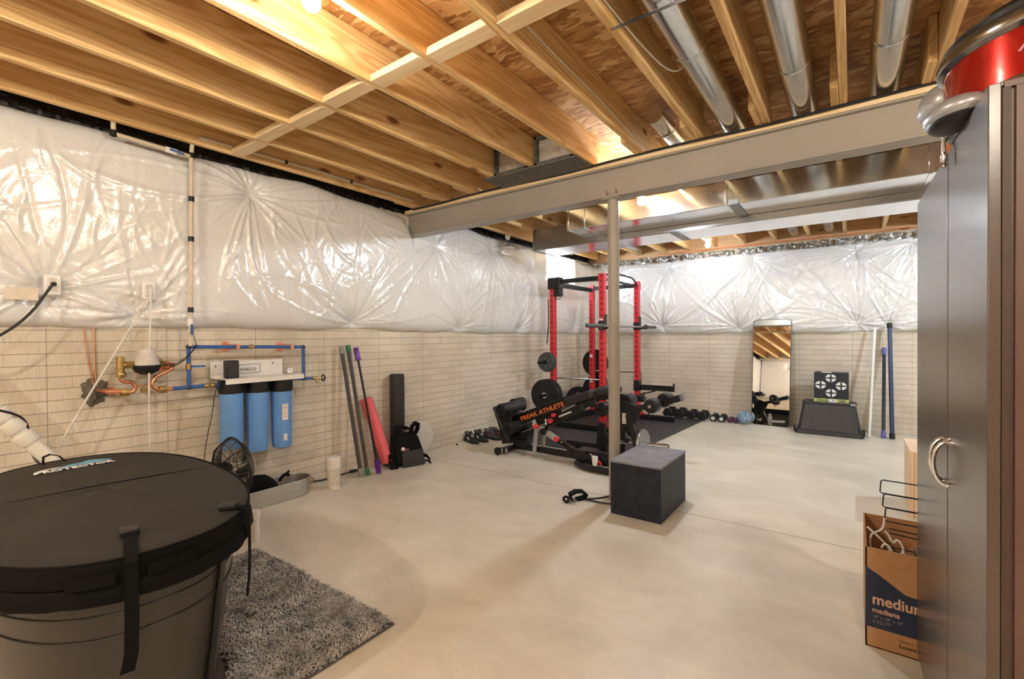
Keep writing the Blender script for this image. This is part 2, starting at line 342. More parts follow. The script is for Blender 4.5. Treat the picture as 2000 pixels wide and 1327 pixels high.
def put(name, b, m, parent=None, loc=None, bev=0, seg=2, smooth=True, label=None, cat=None, group=None, kind=None, ang=35, sub=0):
    if isinstance(b, B): vs, fs = b.v, b.f
    else: vs, fs = b
    if parent is not None: org = Vector(parent['org'])
    elif loc is not None: org = Vector(loc)
    else:
        A = np.array(vs); org = Vector(((A[:, 0].min()+A[:, 0].max())/2, (A[:, 1].min()+A[:, 1].max())/2, A[:, 2].min()))
    me = bpy.data.meshes.new(name); A = np.array(vs)-np.array(org)
    me.from_pydata(A.tolist(), [], fs); me.update()
    if smooth:
        me.shade_smooth()
        me.set_sharp_from_angle(angle=math.radians(ang))
    ms = m if isinstance(m, (list, tuple)) else [m]
    for x in ms: me.materials.append(x)
    o = bpy.data.objects.new(name, me); COL.objects.link(o)
    if parent is not None: o.parent = parent; o['org'] = parent['org']
    else: o.location = org; o['org'] = list(org)
    if bev:
        md = o.modifiers.new('bevel', 'BEVEL'); md.width = bev; md.segments = seg; md.limit_method = 'ANGLE'; md.angle_limit = math.radians(40)
    if sub: md = o.modifiers.new('sub', 'SUBSURF'); md.levels = sub; md.render_levels = sub
    tag(o, label, cat, group, kind); return o
def tag(o, label=None, cat=None, group=None, kind=None):
    for k, v in (('label', label), ('category', cat), ('group', group), ('kind', kind)):
        if v: o[k] = v
    return o
def root(name, loc, label, cat, group=None):
    o = bpy.data.objects.new(name, None); COL.objects.link(o); o.location = loc; o['org'] = list(loc); o.empty_display_size = .05
    return tag(o, label, cat, group)
def dup(o, delta, label=None, rz=None, sc_=None, parent=None):
    c = o.copy(); COL.objects.link(c)
    if parent is None:
        c.location = Vector(o.location)+Vector(delta)
        if rz is not None: c.rotation_euler.z = rz
        if sc_ is not None: c.scale = sc_
        if label: c['label'] = label
    else: c.parent = parent
    for ch in list(o.children): dup(ch, (0, 0, 0), parent=c)
    return c
X_, Y_, Z_ = Vector((1, 0, 0)), Vector((0, 1, 0)), Vector((0, 0, 1))

# ================================================================== SETTING
XL, XR, YF, YB, ZJ, ZC = -3.92, 2.6, -2.6, 7.76, 2.655, 2.89
put('floor', B().box((XL-.3, YF-.2, -.12), (XR+.2, YB+.2, 0)), FLOOR, loc=(0, 0, 0), kind='structure', smooth=False)
put('ceiling', B().box((XL-.3, YF-.2, ZC), (XR+.2, YB+.2, ZC+.02)), OSB, loc=(0, 0, 0), kind='structure', smooth=False)
WY0, WY1, WZ0, WZ1 = 6.12, 7.06, 2.16, 2.58
wl = B().box((XL-.26, YF, 0), (XL, WY0, ZC)).box((XL-.26, WY1, 0), (XL, YB+.1, ZC)).box((XL-.26, WY0, 0), (XL, WY1, WZ0)).box((XL-.26, WY0, WZ1), (XL, WY1, ZC))
put('wall_left', wl, BRICK_L, loc=(0, 0, 0), kind='structure', smooth=False)
put('wall_back', B().box((XL-.26, YB, 0), (XR+.1, YB+.2, ZC)), BRICK_B, loc=(0, 0, 0), kind='structure', smooth=False)
put('wall_right', B().box((XR, YF, 0), (XR+.1, YB, ZC)), BRICK_L, loc=(0, 0, 0), kind='structure', smooth=False)
put('wall_front', B().box((XL-.26, YF-.1, 0), (XR+.1, YF, ZC)), BRICK_B, loc=(0, 0, 0), kind='structure', smooth=False)
wx0 = XL-.25
wf = B()
for a, b_ in (((wx0, WY0, WZ0), (wx0+.05, WY1, WZ0+.035)), ((wx0, WY0, WZ1-.035), (wx0+.05, WY1, WZ1)), ((wx0, WY0, WZ0), (wx0+.05, WY0+.035, WZ1)),
              ((wx0, WY1-.035, WZ0), (wx0+.05, WY1, WZ1)), ((wx0, (WY0+WY1)/2-.02, WZ0), (wx0+.05, (WY0+WY1)/2+.02, WZ1))): wf.box(a, b_)
win = put('window_1', wf, mat('grey_green_window_frame', (.34, .40, .38), .5), loc=(0, 0, 0), kind='structure', bev=.004)
put('pane', B().box((wx0+.02, WY0+.03, WZ0+.03), (wx0+.025, WY1-.03, WZ1-.03)), GLASS, win, smooth=False)
rv = B(); t_ = .006
rv.box((wx0+.05, WY0-.0, WZ0), (XL+.1, WY1, WZ0+t_)).box((wx0+.05, WY0, WZ1-t_), (XL+.1, WY1, WZ1)).box((wx0+.05, WY0, WZ0), (XL+.1, WY0+t_, WZ1)).box((wx0+.05, WY1-t_, WZ0), (XL+.1, WY1, WZ1))
put('window_sill', rv, FILM, win, smooth=False)

# ---- insulation blankets (heightfield with pins and radiating folds)
def fold_field(U, V, pins, D, seed):
    rg = np.random.default_rng(seed); H = np.zeros_like(U)
    for k in range(26):                                         # broad waves
        a = rg.uniform(0, PI); fr = rg.uniform(3, 9); ph = rg.uniform(0, 6.3); H += .0011*np.sin(fr*(U*np.cos(a)+V*np.sin(a)*1.3)+ph+.8*np.sin(2.1*U+k))
    for (pu, pv, st) in pins:
        du, dv = U-pu, V-pv; r = np.hypot(du, dv)+1e-6; th = np.arctan2(dv, du)
        H -= .045*np.exp(-(r/.10)**2)+.022*np.exp(-(r/.30)**2)
        for k in range(44):
            t0 = rg.uniform(-PI, PI); L = rg.uniform(.25, .95)*st; wd = rg.uniform(.0045, .012); am = rg.uniform(.006, .019)*rg.choice([1, 1, -.6])
            bend = rg.uniform(-.5, .5)
            dt = (th-t0-bend*r+PI) % (2*PI)-PI
            wloc = wd*(.6+r*1.6)
            H += am*np.exp(-(dt*r/wloc)**2)*(1-np.exp(-(r/.05)**2))*np.exp(-(r/L)**2)*(np.abs(dt) < 1.3)
    for k in range(int(70*(U.max()-U.min()))):                    # small random creases
        cu, cv = rg.uniform(U.min(), U.max()), rg.uniform(V.min(), V.max()); a = rg.normal(PI/2, .6); L = rg.uniform(.05, .25); wd = rg.uniform(.006, .014)
        p = (U-cu)*np.cos(a)+(V-cv)*np.sin(a); q = -(U-cu)*np.sin(a)+(V-cv)*np.cos(a)+.25*p*p/L
        m = (np.abs(p) < 3*L) & (np.abs(q) < .08); H[m] += (rg.uniform(-.004, .0085)*np.exp(-(p/L)**2-(q/wd)**2))[m]
    return H
def blanket(name, u0, u1, du, zb, zt, nv, D, pins, seed, place, hole, label):
    u = np.arange(u0, u1, du); n = len(u); t = np.linspace(0, 1, nv)
    U, T = np.meshgrid(u, t, indexing='ij'); Zb = zb(u)[:, None]; Zt = zt(u)[:, None]; V = Zb+(Zt-Zb)*T
    prof = (1-np.abs(2*T-1)**9); prof = prof**.5
    H = fold_field(U, V, pins, D, seed)
    dep = D*prof+H*np.clip(prof*1.4, 0, 1)+.004
    dep = np.maximum(dep, .004)
    Vd = V-.0*T
    pts = place(U, Vd, dep).reshape(-1, 3)
    idx = np.arange(n*nv).reshape(n, nv); q = np.stack([idx[:-1, :-1], idx[1:, :-1], idx[1:, 1:], idx[:-1, 1:]], -1)
    uc = (U[:-1, :-1]+U[1:, 1:])/2; vc = (V[:-1, :-1]+V[1:, 1:])/2
    keep = ~hole(uc, vc); q = q[keep]
    return put(name, (pts.tolist(), q.tolist()), FILM, label=label, cat='insulation', ang=180, loc=(0, 0, 0))
pl = [(1.78, 2.45, 1.1), (2.72, 1.44, 1.3), (3.83, 2.34, 1.15), (4.85, 2.46, 1.1), (.60, 1.60, 1.0), (1.03, 1.46, .7), (-.9, 2.3, 1.1), (-.3, 1.5, 1), (4.2, 1.40, .8), (5.5, 1.40, 1), (5.75, 2.2, .7), (7.3, 2.4, .9), (7.1, 1.45, .8), (-1.9, 1.5, 1)]
zb_l = lambda u: np.interp(u, [-3, 2.9, 4.2, 5.7, 8], [1.385, 1.378, 1.345, 1.33, 1.325])+.006*np.sin(u*5)+.004*np.sin(u*13)
def zt_l(u):
    z = np.interp(u, [-3, .6, 2.2, 3.30, 3.385, 3.45, 3.64, 4.3, 5.6, 8], [2.615, 2.63, 2.65, 2.60, 2.53, 2.375, 2.585, 2.63, 2.60, 2.58])
    return z+.004+.010*np.sin(u*3.3)+.007*np.sin(u*9)
blanket('wall_insulation', YF+.02, YB-.02, .0115, zb_l, zt_l, 112, .105, pl, 3,
        lambda U, V, d: np.stack([XL+d, U, V], -1), lambda u, v: (u > WY0) & (u < WY1) & (v > WZ0) & (v < WZ1),
        'white plastic-faced insulation blanket hung on the left wall')
pb = [(-2.43, 2.40, 1), (-1.19, 2.40, 1.2), (.04, 2.40, 1.2), (-2.54, 1.44, 1), (-1.38, 1.39, 1.2), (.04, 1.43, 1.2), (.37, 1.40, .9), (.6, 2.45, .8), (1.3, 2.3, 1), (1.5, 1.5, 1), (-3.4, 2.3, .7)]
zb_b = lambda u: np.full_like(u, 1.315)+.008*np.sin(u*4)+.005*np.sin(u*11)
zt_b = lambda u: np.full_like(u, 2.515)+.008*np.sin(u*3)
blanket('wall_insulation', XL+.03, XR-.02, .0115, zb_b, zt_b, 104, .115, pb, 9,
        lambda U, V, d: np.stack([U, YB-d, V], -1), lambda u, v: (u > 99),
        'white plastic-faced insulation blanket across the back wall behind the mirror')
blanket('wall_insulation', XL+.13, XR-.02, .03, zb_b, lambda u: zt_b(u)+.1, 44, .11, [(-3, 2.4, 1), (-1.6, 1.5, 1), (-.2, 2.4, 1), (1.2, 1.5, 1), (2, 2.4, 1)], 12,
        lambda U, V, d: np.stack([U, YF+d, V], -1), lambda u, v: (u > 99),
        'white plastic-faced insulation blanket on the wall behind the viewpoint')
# foil and dark gap above the blankets
def crumple(u0, u1, v0, v1, place, seed, amp=.02):
    rg = np.random.default_rng(seed); nu, nv = max(8, int((u1-u0)/.02)), 9
    U, V = np.meshgrid(np.linspace(u0, u1, nu), np.linspace(v0, v1, nv), indexing='ij'); D = rg.uniform(0, amp*2, U.shape)
    P = place(U, V+rg.uniform(-.008, .008, U.shape), D).reshape(-1, 3); idx = np.arange(nu*nv).reshape(nu, nv)
    q = np.stack([idx[:-1, :-1], idx[1:, :-1], idx[1:, 1:], idx[:-1, 1:]], -1).reshape(-1, 4); return P.tolist(), q.tolist()
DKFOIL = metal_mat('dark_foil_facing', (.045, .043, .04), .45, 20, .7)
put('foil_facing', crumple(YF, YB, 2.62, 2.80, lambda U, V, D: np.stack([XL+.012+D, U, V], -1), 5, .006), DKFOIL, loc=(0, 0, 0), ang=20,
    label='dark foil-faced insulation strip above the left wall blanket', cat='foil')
for i in range(16):
    xa = -3.84+.406*i
    if xa+.3 > XR: break
    put('foil_facing', crumple(xa, xa+.34, 2.49, 2.585, lambda U, V, D: np.stack([U, YB-.03-D, V], -1), 20+i, .035), FOIL, loc=(0, 0, 0), ang=20,
        label='crumpled silver foil insulation tucked between joist ends on the back wall', cat='foil', group='foil scraps on top of the back wall')

# ---- joists
def joist(y0, y1, name='floor_joist'):
    return put(name, B().box((-.019, y0, ZJ), (.019, y1, ZC-.002)), PINE, loc=(0, 0, 0), bev=.003, seg=1, cat='joist')
ORD = ['first', 'second', 'third', 'fourth', 'fifth', 'sixth', 'seventh', 'eighth', 'ninth', 'tenth', 'eleventh', 'twelfth', 'thirteenth', 'fourteenth', 'fifteenth', 'sixteenth']
j0, j1 = joist(YF+.01, 3.43), joist(3.12, YB-.03)
XJ = [-3.716+.406*i+.019 for i in range(16)]
for i, x in enumerate(XJ):
    a = j0 if i == 0 else dup(j0, (0, 0, 0)); b_ = j1 if i == 0 else dup(j1, (0, 0, 0))
    a.location.x = x; b_.location.x = x-.040
    a['label'] = 'pine floor joist in front of the steel beam, %s from the left wall' % ORD[i]; a['group'] = 'front joists'
    b_['label'] = 'pine floor joist behind the steel beam, %s from the left wall' % ORD[i]; b_['group'] = 'rear joists'
put('rim_joist', B().box((XL, YB-.028, 2.6), (XR, YB-.002, ZC-.002)), RIMW, loc=(0, 0, 0), label='wooden rim board closing the joist ends on the back wall', cat='board')
# flat blocks between the joists
blk = put('joist_block', B().box((-.184, 1.548, ZJ-.001), (.184, 1.637, ZJ+.037)), PINE_X, loc=(0, 0, 0), bev=.002, seg=1, cat='wood block', group='blocking row')
wh = ['between the two joists nearest the left insulated wall']+['between joists, %s in the row from the left wall' % k for k in ('second', 'third', 'fourth', 'fifth', 'sixth', 'seventh')]
for i in range(-1, 6):
    o = blk if i == -1 else dup(blk, (0, 0, 0)); x = (XJ[i+1]+XJ[i+2])/2
    o.location = (x, .012*(1 if i % 2 else -1)+.04*(1 if i > 3 else 0), .0); o['label'] = 'short pine block ' + wh[i+1]

# ---- steel beam, nailer, post
bm = B(); yb0, yb1, zb0, zb1 = 3.40, 3.55, 2.385, 2.617; xb0 = XL+.02
bm.box((xb0, yb0, zb0), (XR, yb1, zb0+.012)).box((xb0, yb0, zb1-.012), (XR, yb1, zb1)).box((xb0, 3.468, zb0+.012), (XR, 3.480, zb1-.012))
bo = root('steel_beam', (0, 3.475, zb0), 'long taupe steel beam crossing the room on one post', 'beam')
put('flanges', B().box((xb0, yb0, zb0), (XR, yb1, zb0+.012)).box((xb0, yb0, zb1-.012), (XR, yb1, zb1)), STEELT, bo, bev=.002, seg=1)
put('web', B().box((xb0, 3.440, zb0+.011), (XR, 3.450, zb1-.011)), STEELT, bo, smooth=False)
put('post_clip', B().prism([(0, 0), (.035, 0), (.03, .05)], (-1.60, 3.405, zb0+.012), (1, 0, 0), (0, 0, 1), (0, 1, 0), .03).prism([(0, 0), (.035, 0), (.03, .05)], (-1.52, 3.405, zb0+.012), (1, 0, 0), (0, 0, 1), (0, 1, 0), .03), STEELT, bo)
put('beam_nailer', B().box((xb0, 3.392, 2.617), (XR, 3.555, 2.655)), PINE_X, loc=(0, 0, 0), bev=.002, seg=1, label='pine board lying on top of the steel beam', cat='board')
put('black_cable', B().tube([(x, 3.378+.004*math.sin(x*9), 2.648+.006*math.sin(x*4)) for x in np.arange(-3.75, 1.9, .12)], .009, 8), BLACK, label='black cable stapled along the top edge of the steel beam', cat='cable')
po = root('support_post', (-1.535, 3.475, 0), 'tall round taupe steel post under the beam', 'post')
put('shaft', B().cyl((-1.535, 3.475, 0.004), (-1.535, 3.475, zb0-.01), .0445, 32), STEELT, po)
put('cap_plate', B().box((-1.605, 3.41, zb0-.010), (-1.465, 3.54, zb0)), STEELT, po, bev=.002)
put('base_plate', B().box((-1.60, 3.41, 0), (-1.47, 3.54, .004)), STEELT, po)

# ---- rectangular trunk ducts behind the beam
d1 = root('trunk_duct', (-.2, 4.69, 2.44), 'shiny galvanised trunk duct just behind the steel beam', 'duct')
D1x0, D1x1 = -2.50, 2.3
put('duct_body', B().box((D1x0, 4.45, 2.442), (D1x1, 4.93, 2.653)), GALV, d1, bev=.004, seg=1)
for x in (-2.49, -2.30, -.90, .45, 1.6): put('joint_flange', B().box((x-.011, 4.441, 2.436), (x+.011, 4.94, 2.655)), GALV, d1, bev=.002, seg=1)
put('tape_strip', B().box((-.88, 4.4365, 2.44), (-.80, 4.4375, 2.48)).box((-.88, 4.437, 2.437), (-.80, 4.93, 2.4385)), GREYT, d1)
d2 = root('trunk_duct', (-.5, 5.19, 2.38), 'lower dark-sided trunk duct further back near the back wall', 'duct')
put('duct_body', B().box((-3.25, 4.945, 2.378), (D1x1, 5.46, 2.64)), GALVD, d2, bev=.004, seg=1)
put('bottom_sheet', B().box((-3.24, 4.955, 2.3745), (D1x1, 5.45, 2.3775)), GALV, d2)
put('end_cap', B().box((-3.272, 4.935, 2.368), (-3.25, 5.47, 2.645)), GALVD, d2, bev=.003)
put('tape_strip', B().box((-1.56, 4.95, 2.3725), (-1.47, 5.455, 2.3742)), GREYT, d2)
put('joint_flange', B().box((-1.53, 4.935, 2.3715), (-1.50, 5.47, 2.372)), GREYT, d2)
# ---- round branch ducts in the joist bays
def round_duct(x, y0, y1, label, zc=2.745, r=.076):
    t = root('round_duct', (x, (y0+y1)/2, zc-r), label, 'duct', 'round branch ducts')
    b = B(); ys = [y0, y1]; b.cyl((x, y0, zc), (x, y1, zc), r, 36); put('pipe', b, ROUND, t)
    for y in np.arange(y0+.25, y1, 1.2): put('crimp_ring', B().lathe((x, y, zc), (0, 1, 0), [(r+.001, 0), (r+.004, .006), (r+.004, .014), (r+.001, .02)], 36, False), ROUND, t)
    return t
round_duct(-.655, .95, 5.1, 'round metal duct between joists, leftmost of the three over the beam')
round_duct(-.250, .2, 5.1, 'round metal duct between joists, middle of the three over the beam')
round_duct(.150, .2, 5.1, 'round metal duct between joists, rightmost of the three beside the cabinet')
round_duct(-.655, 5.4, 7.6, 'short round metal duct running to the back wall, left of the other one', 2.74, .07)
round_duct(.06-.31, 5.4, 7.6, 'round metal duct running to the back wall, right of its twin', 2.74, .07)
round_duct(-2.89, 5.4, 7.6, 'round metal duct by the back left corner above the rack', 2.74, .06)
round_duct(-1.06, 3.05, 3.9, 'short grey duct stub passing over the beam', 2.76, .06)
t = put('duct_collar', B().cyl((-.655, .60, 2.78), (-.655, .97, 2.748), .085, 28), GREYT, label='grey taped duct end at the top of the photo between joists', cat='duct')
hs = put('duct_strap', B().ribbon([(-.86, 1.93, ZJ-.002), (-.65, 1.93-.0, ZJ-.004), (-.43, 1.93, ZJ-.002)], (0, 1, 0), .02, .002), GALV, label='metal strap under the leftmost round duct between joists', cat='strap')
put('duct_strap', B().ribbon([(-.46, 1.98, ZJ-.002), (-.25, 1.98, ZJ-.004), (-.03, 1.98, ZJ-.002)], (0, 1, 0), .02, .002), GALV, label='metal strap under the middle round duct between joists', cat='strap')
# ---- panned return bays over the beam
rb = root('return_air_boot', (-2.08, 3.3, 2.64), 'sheet-metal return air boot sealed with grey mastic above the beam', 'duct')
put('pan', B().box((-2.56, 3.10, 2.640), (-1.67, 3.395, 2.653)), MASTIC, rb, bev=.003)
fr = B()
for xa, xb in ((XJ[3]+.02, XJ[4]-.02), (XJ[4]+.02, XJ[5]-.02)):
    fr.box((xa, 3.12, 2.655), (xa+.03, 3.16, 2.885)).box((xb-.03, 3.12, 2.655), (xb, 3.16, 2.885)).box((xa, 3.12, 2.655), (xb, 3.16, 2.68)).box((xa, 3.12, 2.86), (xb, 3.16, 2.885))
    c = B().box((xa, 3.165, 2.66), (xb, 3.168, 2.88))
    put('end_panel', c, TANPAPER, rb)
    put('crease', B().beam((xa+.03, 3.160, 2.68), (xb-.03, 3.160, 2.86), .004, .006).beam((xa+.03, 3.160, 2.86), (xb-.03, 3.160, 2.68), .004, .006), TANPAPER, rb)
    put('clear_sheet', B().box((xa+.02, 3.150, 2.66), (xb-.02, 3.152, 2.875)), CLEARF, rb)
put('mastic_frame', fr, MASTIC, rb, bev=.004)
# ---- cables on the joists
def cable(pts, r, m, label, cat='cable', smooth=2, n=6): return put('cable', B().tube(pts, r, n, smooth=smooth), m, label=label, cat=cat)
xf = XJ[6]+.024
cable([(xf, .6, 2.80), (xf, 1.4, 2.79), (xf, 2.1, 2.75), (xf, 2.6, 2.74), (xf+.0, 3.0, 2.70), (xf, 3.3, 2.67)], .004, WIREW, 'white cable running along the side of a joist toward the beam')
xf = XJ[7]+.024
cable([(xf, .9, 2.70), (xf, 1.7, 2.69), (xf+.01, 2.2, 2.70), (xf+.06, 2.5, 2.68), (xf+.13, 2.55, 2.73)], .004, WIREW, 'white looped cable on the joist beside the leftmost round duct')
cable([(-2.6, 7.62, 2.61), (-1.2, 7.60, 2.615), (0, 7.61, 2.62), (1.6, 7.6, 2.62)], .006, BLUSH, 'thin red water line running along the back wall joist ends', 'pipe')
cable([(-3.76, 3.7, 2.69), (-3.74, 4.5, 2.66), (-3.76, 5.2, 2.64), (-3.74, 6.0, 2.66), (-3.76, 6.9, 2.63)], .008, BLACK, 'black cable bundle above the left blanket behind the beam')
put('junction_box', B().cyl((-3.76, 5.05, 2.64), (-3.745, 5.05, 2.64), .05, 20), WHITE, label='round white electrical box cover above the left blanket', cat='box')

# ---- lamps
for k, (base, zb_, colr, s, lab) in enumerate(LAMPS):  # bulbs in view first, then the added fill bulbs
    x, y, z = base; r0 = root('ceiling_bulb', (x, y, z), lab, 'lamp')
    put('socket', B().lathe((x, y, z), (0, 0, -1), [(.055, 0), (.055, .012), (.04, .018), (.028, z-zb_-.03), (.018, z-zb_-.028)], 24), WHITE, r0)
    put('bulb', B().sph((x, y, zb_-.01), .034, 20), emis('bulb_glow_%d' % k, colr, BULB_POWER*s), r0)
# ================================================================== LEFT WALL PLUMBING
XP = -3.78
rt = root('water_riser', (-3.73, 1.31, 1.25), 'cream vertical water pipe with black bands in front of the white insulation', 'pipe')
put('pipe', B().cyl((-3.735, 1.303, 1.25), (-3.735, 1.325, 2.60), .0135, 14).tube([(-3.735, 1.325, 2.60), (-3.725, 1.33, 2.72)], .0135, 12), CREAM, rt)
put('branch_pipe', B().cyl((-3.735, 1.32, 2.575), (-3.735, .90, 2.590), .0135, 14).cyl((-3.735, .898, 2.575), (-3.735, .898, 2.66), .0135, 14), CREAM, rt)
for z, r in ((2.69, .018), (2.565, .019), (2.26, .018), (1.98, .018), (1.485, .018)):
    put('black_band', B().cyl((-3.735, 1.303+.017*(z-1.25), z), (-3.735, 1.303+.017*(z-1.25), z+.035), r, 14), BLACK, rt)
put('elbow', B().cyl((-3.735, .897, 2.575), (-3.735, .897, 2.61), .019, 14), BLACK, rt)
v = put('ball_valve', B().cyl((-3.735, 1.17, 2.581), (-3.735, 1.235, 2.577), .019, 14), WHITE, rt); put('valve_handle', B().beam((-3.712, 1.19, 2.58), (-3.70, 1.27, 2.566), .012, .008, (0, 0, 1)), PEX, v)
v = put('lower_valve', B().cyl((-3.735, 1.304, 1.39), (-3.735, 1.304, 1.44), .018, 14), WHITE, rt); put('valve_handle', B().beam((-3.705, 1.302, 1.40), (-3.70, 1.300, 1.33), .014, .01, (0, 1, 0)), PEX, v)
# pipe lying inside the first joist bay
rt = root('water_line', (-3.66, 2.4, 2.7), 'cream water pipe running along inside the first joist bay', 'pipe')
put('pipe', B().tube([(-3.665, 1.35, 2.70), (-3.665, 2.2, 2.715), (-3.665, 3.3, 2.705)], .0125, 12), CREAM, rt)
for y in (1.95, 2.55): put('pipe_clip', B().lathe((-3.665, y, 2.71), (0, 1, 0), [(.015, 0), (.017, .006), (.017, .016), (.015, .022)], 14, False), BLACK, rt)

rt = root('blue_pipe_loop', (-3.8, 1.73, .95), 'blue water pipe loop with brass joints above the filter housings', 'pipe')
T_ = .0135
for p0, p1 in (((XP, 1.306, .965), (XP, 1.306, 1.245)), ((XP, 1.306, 1.243), (XP, 2.155, 1.222)), ((XP, 2.155, 1.222), (XP, 2.155, .95)), ((XP, 1.20, .957), (XP, 1.52, .962)), ((XP, 2.06, .957), (XP, 2.24, .948))):
    put('pipe', B().cyl(p0, p1, T_, 14), PEX, rt)
for p in ((XP, 1.306, 1.243), (XP, 2.155, 1.222), (XP, 1.306, .957), (XP, 2.155, .952)): put('elbow', B().sph(p, .018, 14), mat('dark_elbow', (.03, .04, .06), .4), rt)
for y, z in ((1.71, 1.233), (1.44, .960), (1.40, .959)): put('brass_joint', B().lathe((XP, y, z), (0, 1, 0), [(.014, 0), (.018, .008), (.018, .03), (.014, .04)], 12), BRASS, rt)
v = put('ball_valve', B().cyl((XP, 1.306, 1.085), (XP, 1.306, 1.125), .019, 14), BRASS, rt); put('valve_handle', B().beam((XP+.03, 1.31, 1.105), (XP+.03, 1.40, 1.103), .014, .010, (0, 0, 1)), PEX, v)
for y in (1.60, 2.02):
    z = 1.243-.0247*(y-1.306)
    put('copper_clamp', B().box((XL, y-.022, z-.038), (XL+.006, y+.022, z+.038)).box((XL+.005, y+.03-.014, z-.02), (XP+.02, y+.03+.012, z+.02)).box((XL, y+.01, z-.02), (XL+.01, y+.042, z+.02)), COPPERN, rt, bev=.002)
hb = put('hose_tap', B().cyl((XP, 2.235, .948), (XP, 2.30, .945), .016, 14).cyl((XP, 2.275, .945), (XP+.01, 2.278, .905), .012, 12).cyl((XP, 2.30, .945), (XP, 2.335, .944), .008, 10), BRASS, rt)
put('tap_wheel', B().tube([(XP+.026*math.cos(a), 2.338, .944+.026*math.sin(a)) for a in np.linspace(0, 2*PI, 16, endpoint=False)], .006, 8, True).beam((XP-.024, 2.338, .944), (XP+.024, 2.338, .944), .008, .006), BLACK, hb)
# ---- water meter
mt = root('water_meter', (-3.77, 1.06, 1.10), 'water meter with grey plastic dome and black base between copper pipes', 'meter')
put('base', B().lathe((-3.77, 1.06, 1.085), Z_, [(.03, -.018), (.062, 0), (.078, .03), (.078, .045)], 28), BLACK, mt)
put('dome', B().lathe((-3.77, 1.06, 1.128), Z_, [(.074, 0), (.070, .02), (.052, .075), (.043, .105), (.03, .115)], 28), mat('light_grey_dome', (.55, .52, .48), .5), mt)
put('coupling', B().cyl((-3.77, .95, 1.135), (-3.77, .995, 1.135), .026, 6).cyl((-3.77, .935, 1.135), (-3.77, .96, 1.135), .018, 12), BRASS, mt)
put('coupling', B().cyl((-3.77, 1.125, 1.135), (-3.77, 1.165, 1.13), .026, 6), BRASS, mt)
cw = [(-3.765, 1.07, 1.235)]
for k in range(160):
    a = k*.9; s = k/160; y = 1.09+.26*s; z = 1.215-.19*math.sin(PI*min(1, s*.93)**.8)*.55+.06*s*s; cw.append((-3.75+.010*math.cos(a), y+.004*math.sin(a), z+.011*math.sin(a)))
cw += [(-3.745, 1.345, 1.24), (-3.745, 1.325, 1.33), (-3.74, 1.322, 1.42)]
put('coiled_wire', B().tube(cw, .0022, 5), BLACK, mt)
mp_ = root('meter_copper_pipe', (-3.78, 1.0, .96), 'bent copper pipe and brass valves feeding the water meter', 'pipe')
put('brass_valve', B().cyl((XP, .925, 1.06), (XP, .925, 1.19), .022, 14).cyl((XP, .925, 1.135), (XP, .965, 1.135), .018, 12).sph((XP, .93, 1.075), .026, 14).beam((XP, .885, 1.175), (XP, .93, 1.177), .006, .006), BRASS, mp_)
put('bent_pipe', B().tube([(XP, .925, 1.07), (XP, .93, 1.035), (XP, .955, 1.025), (XP, .985, 1.022), (XP, 1.0, 1.0), (XP, .998, .965), (XP, .975, .955), (XP, .95, .955)], .0125, 12, smooth=2), COPPER, mp_)
put('bent_pipe', B().tube([(XP+.0, 1.165, 1.13), (XP, 1.20, 1.135), (XP, 1.215, 1.115), (XP, 1.195, 1.085), (XP, 1.12, 1.055), (XP, 1.095, 1.02), (XP, 1.095, .98), (XP, 1.125, .955), (XP, 1.15, .955)], .0125, 12, smooth=2), COPPER, mp_)
put('copper_inlet', B().cyl((XL, .835, .975), (XP, .86, .975), .013, 12).cyl((XP, .855, .973), (XP, .925, .965), .014, 12), COPPERN, mp_)
for y in (.945, 1.15): put('union_nut', B().cyl((XP, y-.02, .958), (XP, y+.022, .957), .026, 8), BRASS, mp_)
put('jumper_pipe', B().cyl((XP, 1.0, .995), (XP, 1.095, .995), .007, 10), COPPER, mp_)
put('drain_cap', B().cyl((XP, 1.045, .965), (XP+.03, 1.045, .965), .02, 16), BRASS, mp_)
put('outlet_pipe', B().cyl((XP, 1.17, .957), (XP, 1.205, .957), .014, 12), COPPERN, mp_)
put('copper_flange', B().cyl((XL, 1.175, 1.11), (XL+.008, 1.175, 1.11), .035, 18).cyl((XL, 1.20, 1.095), (XP, 1.205, 1.10), .011, 12).cyl((XL, .905, .962), (XL+.01, .905, .962), .03, 14), COPPERN, mp_)
# mortar patch: lumpy disc with ragged rim
rg = np.random.default_rng(2); vs = [(XL+.022, .83, .968)]; NR, NA = 7, 48; ta_ = np.arange(NA)*2*PI/NA; rag = 1+.10*np.sin(3*ta_+1)+.07*np.sin(7*ta_+2)+.05*np.sin(13*ta_)+.04*rg.normal(size=NA)
for i in range(1, NR+1):
    for a in range(NA):
        q = .082*i/NR*(1+(rag[a]-1)*(i/NR)**2); th = 2*PI*a/NA; vs.append((XL+.003+.022*(1-(i/NR)**2)+(rg.uniform(0, .008) if i < NR else 0), .83+q*math.cos(th)*.85, .968+q*math.sin(th)*1.05))
fs = [(0, 1+a, 1+(a+1) % NA) for a in range(NA)]+[(1+i*NA+a, 1+(i+1)*NA+a, 1+(i+1)*NA+(a+1) % NA, 1+i*NA+(a+1) % NA) for i in range(NR-1) for a in range(NA)]
put('mortar_patch', (vs, fs), PATCH, label='rough grey mortar patch where the copper pipe enters the wall', cat='patch')
put('ground_wire', B().tube([(XL+.012, .775, 1.40), (XL+.012, .79, 1.25), (XL+.012, .812, 1.09), (XL+.02, .822, 1.0)], .0035, 6, smooth=1), COPPER, label='left bare copper ground wire slanting down to the mortar patch', cat='wire')
put('ground_wire', B().tube([(XL+.012, .826, 1.40), (XL+.012, .829, 1.2), (XL+.014, .833, 1.0)], .0045, 6, smooth=1), COPPER, label='right bare copper ground wire dropping straight to the mortar patch', cat='wire')
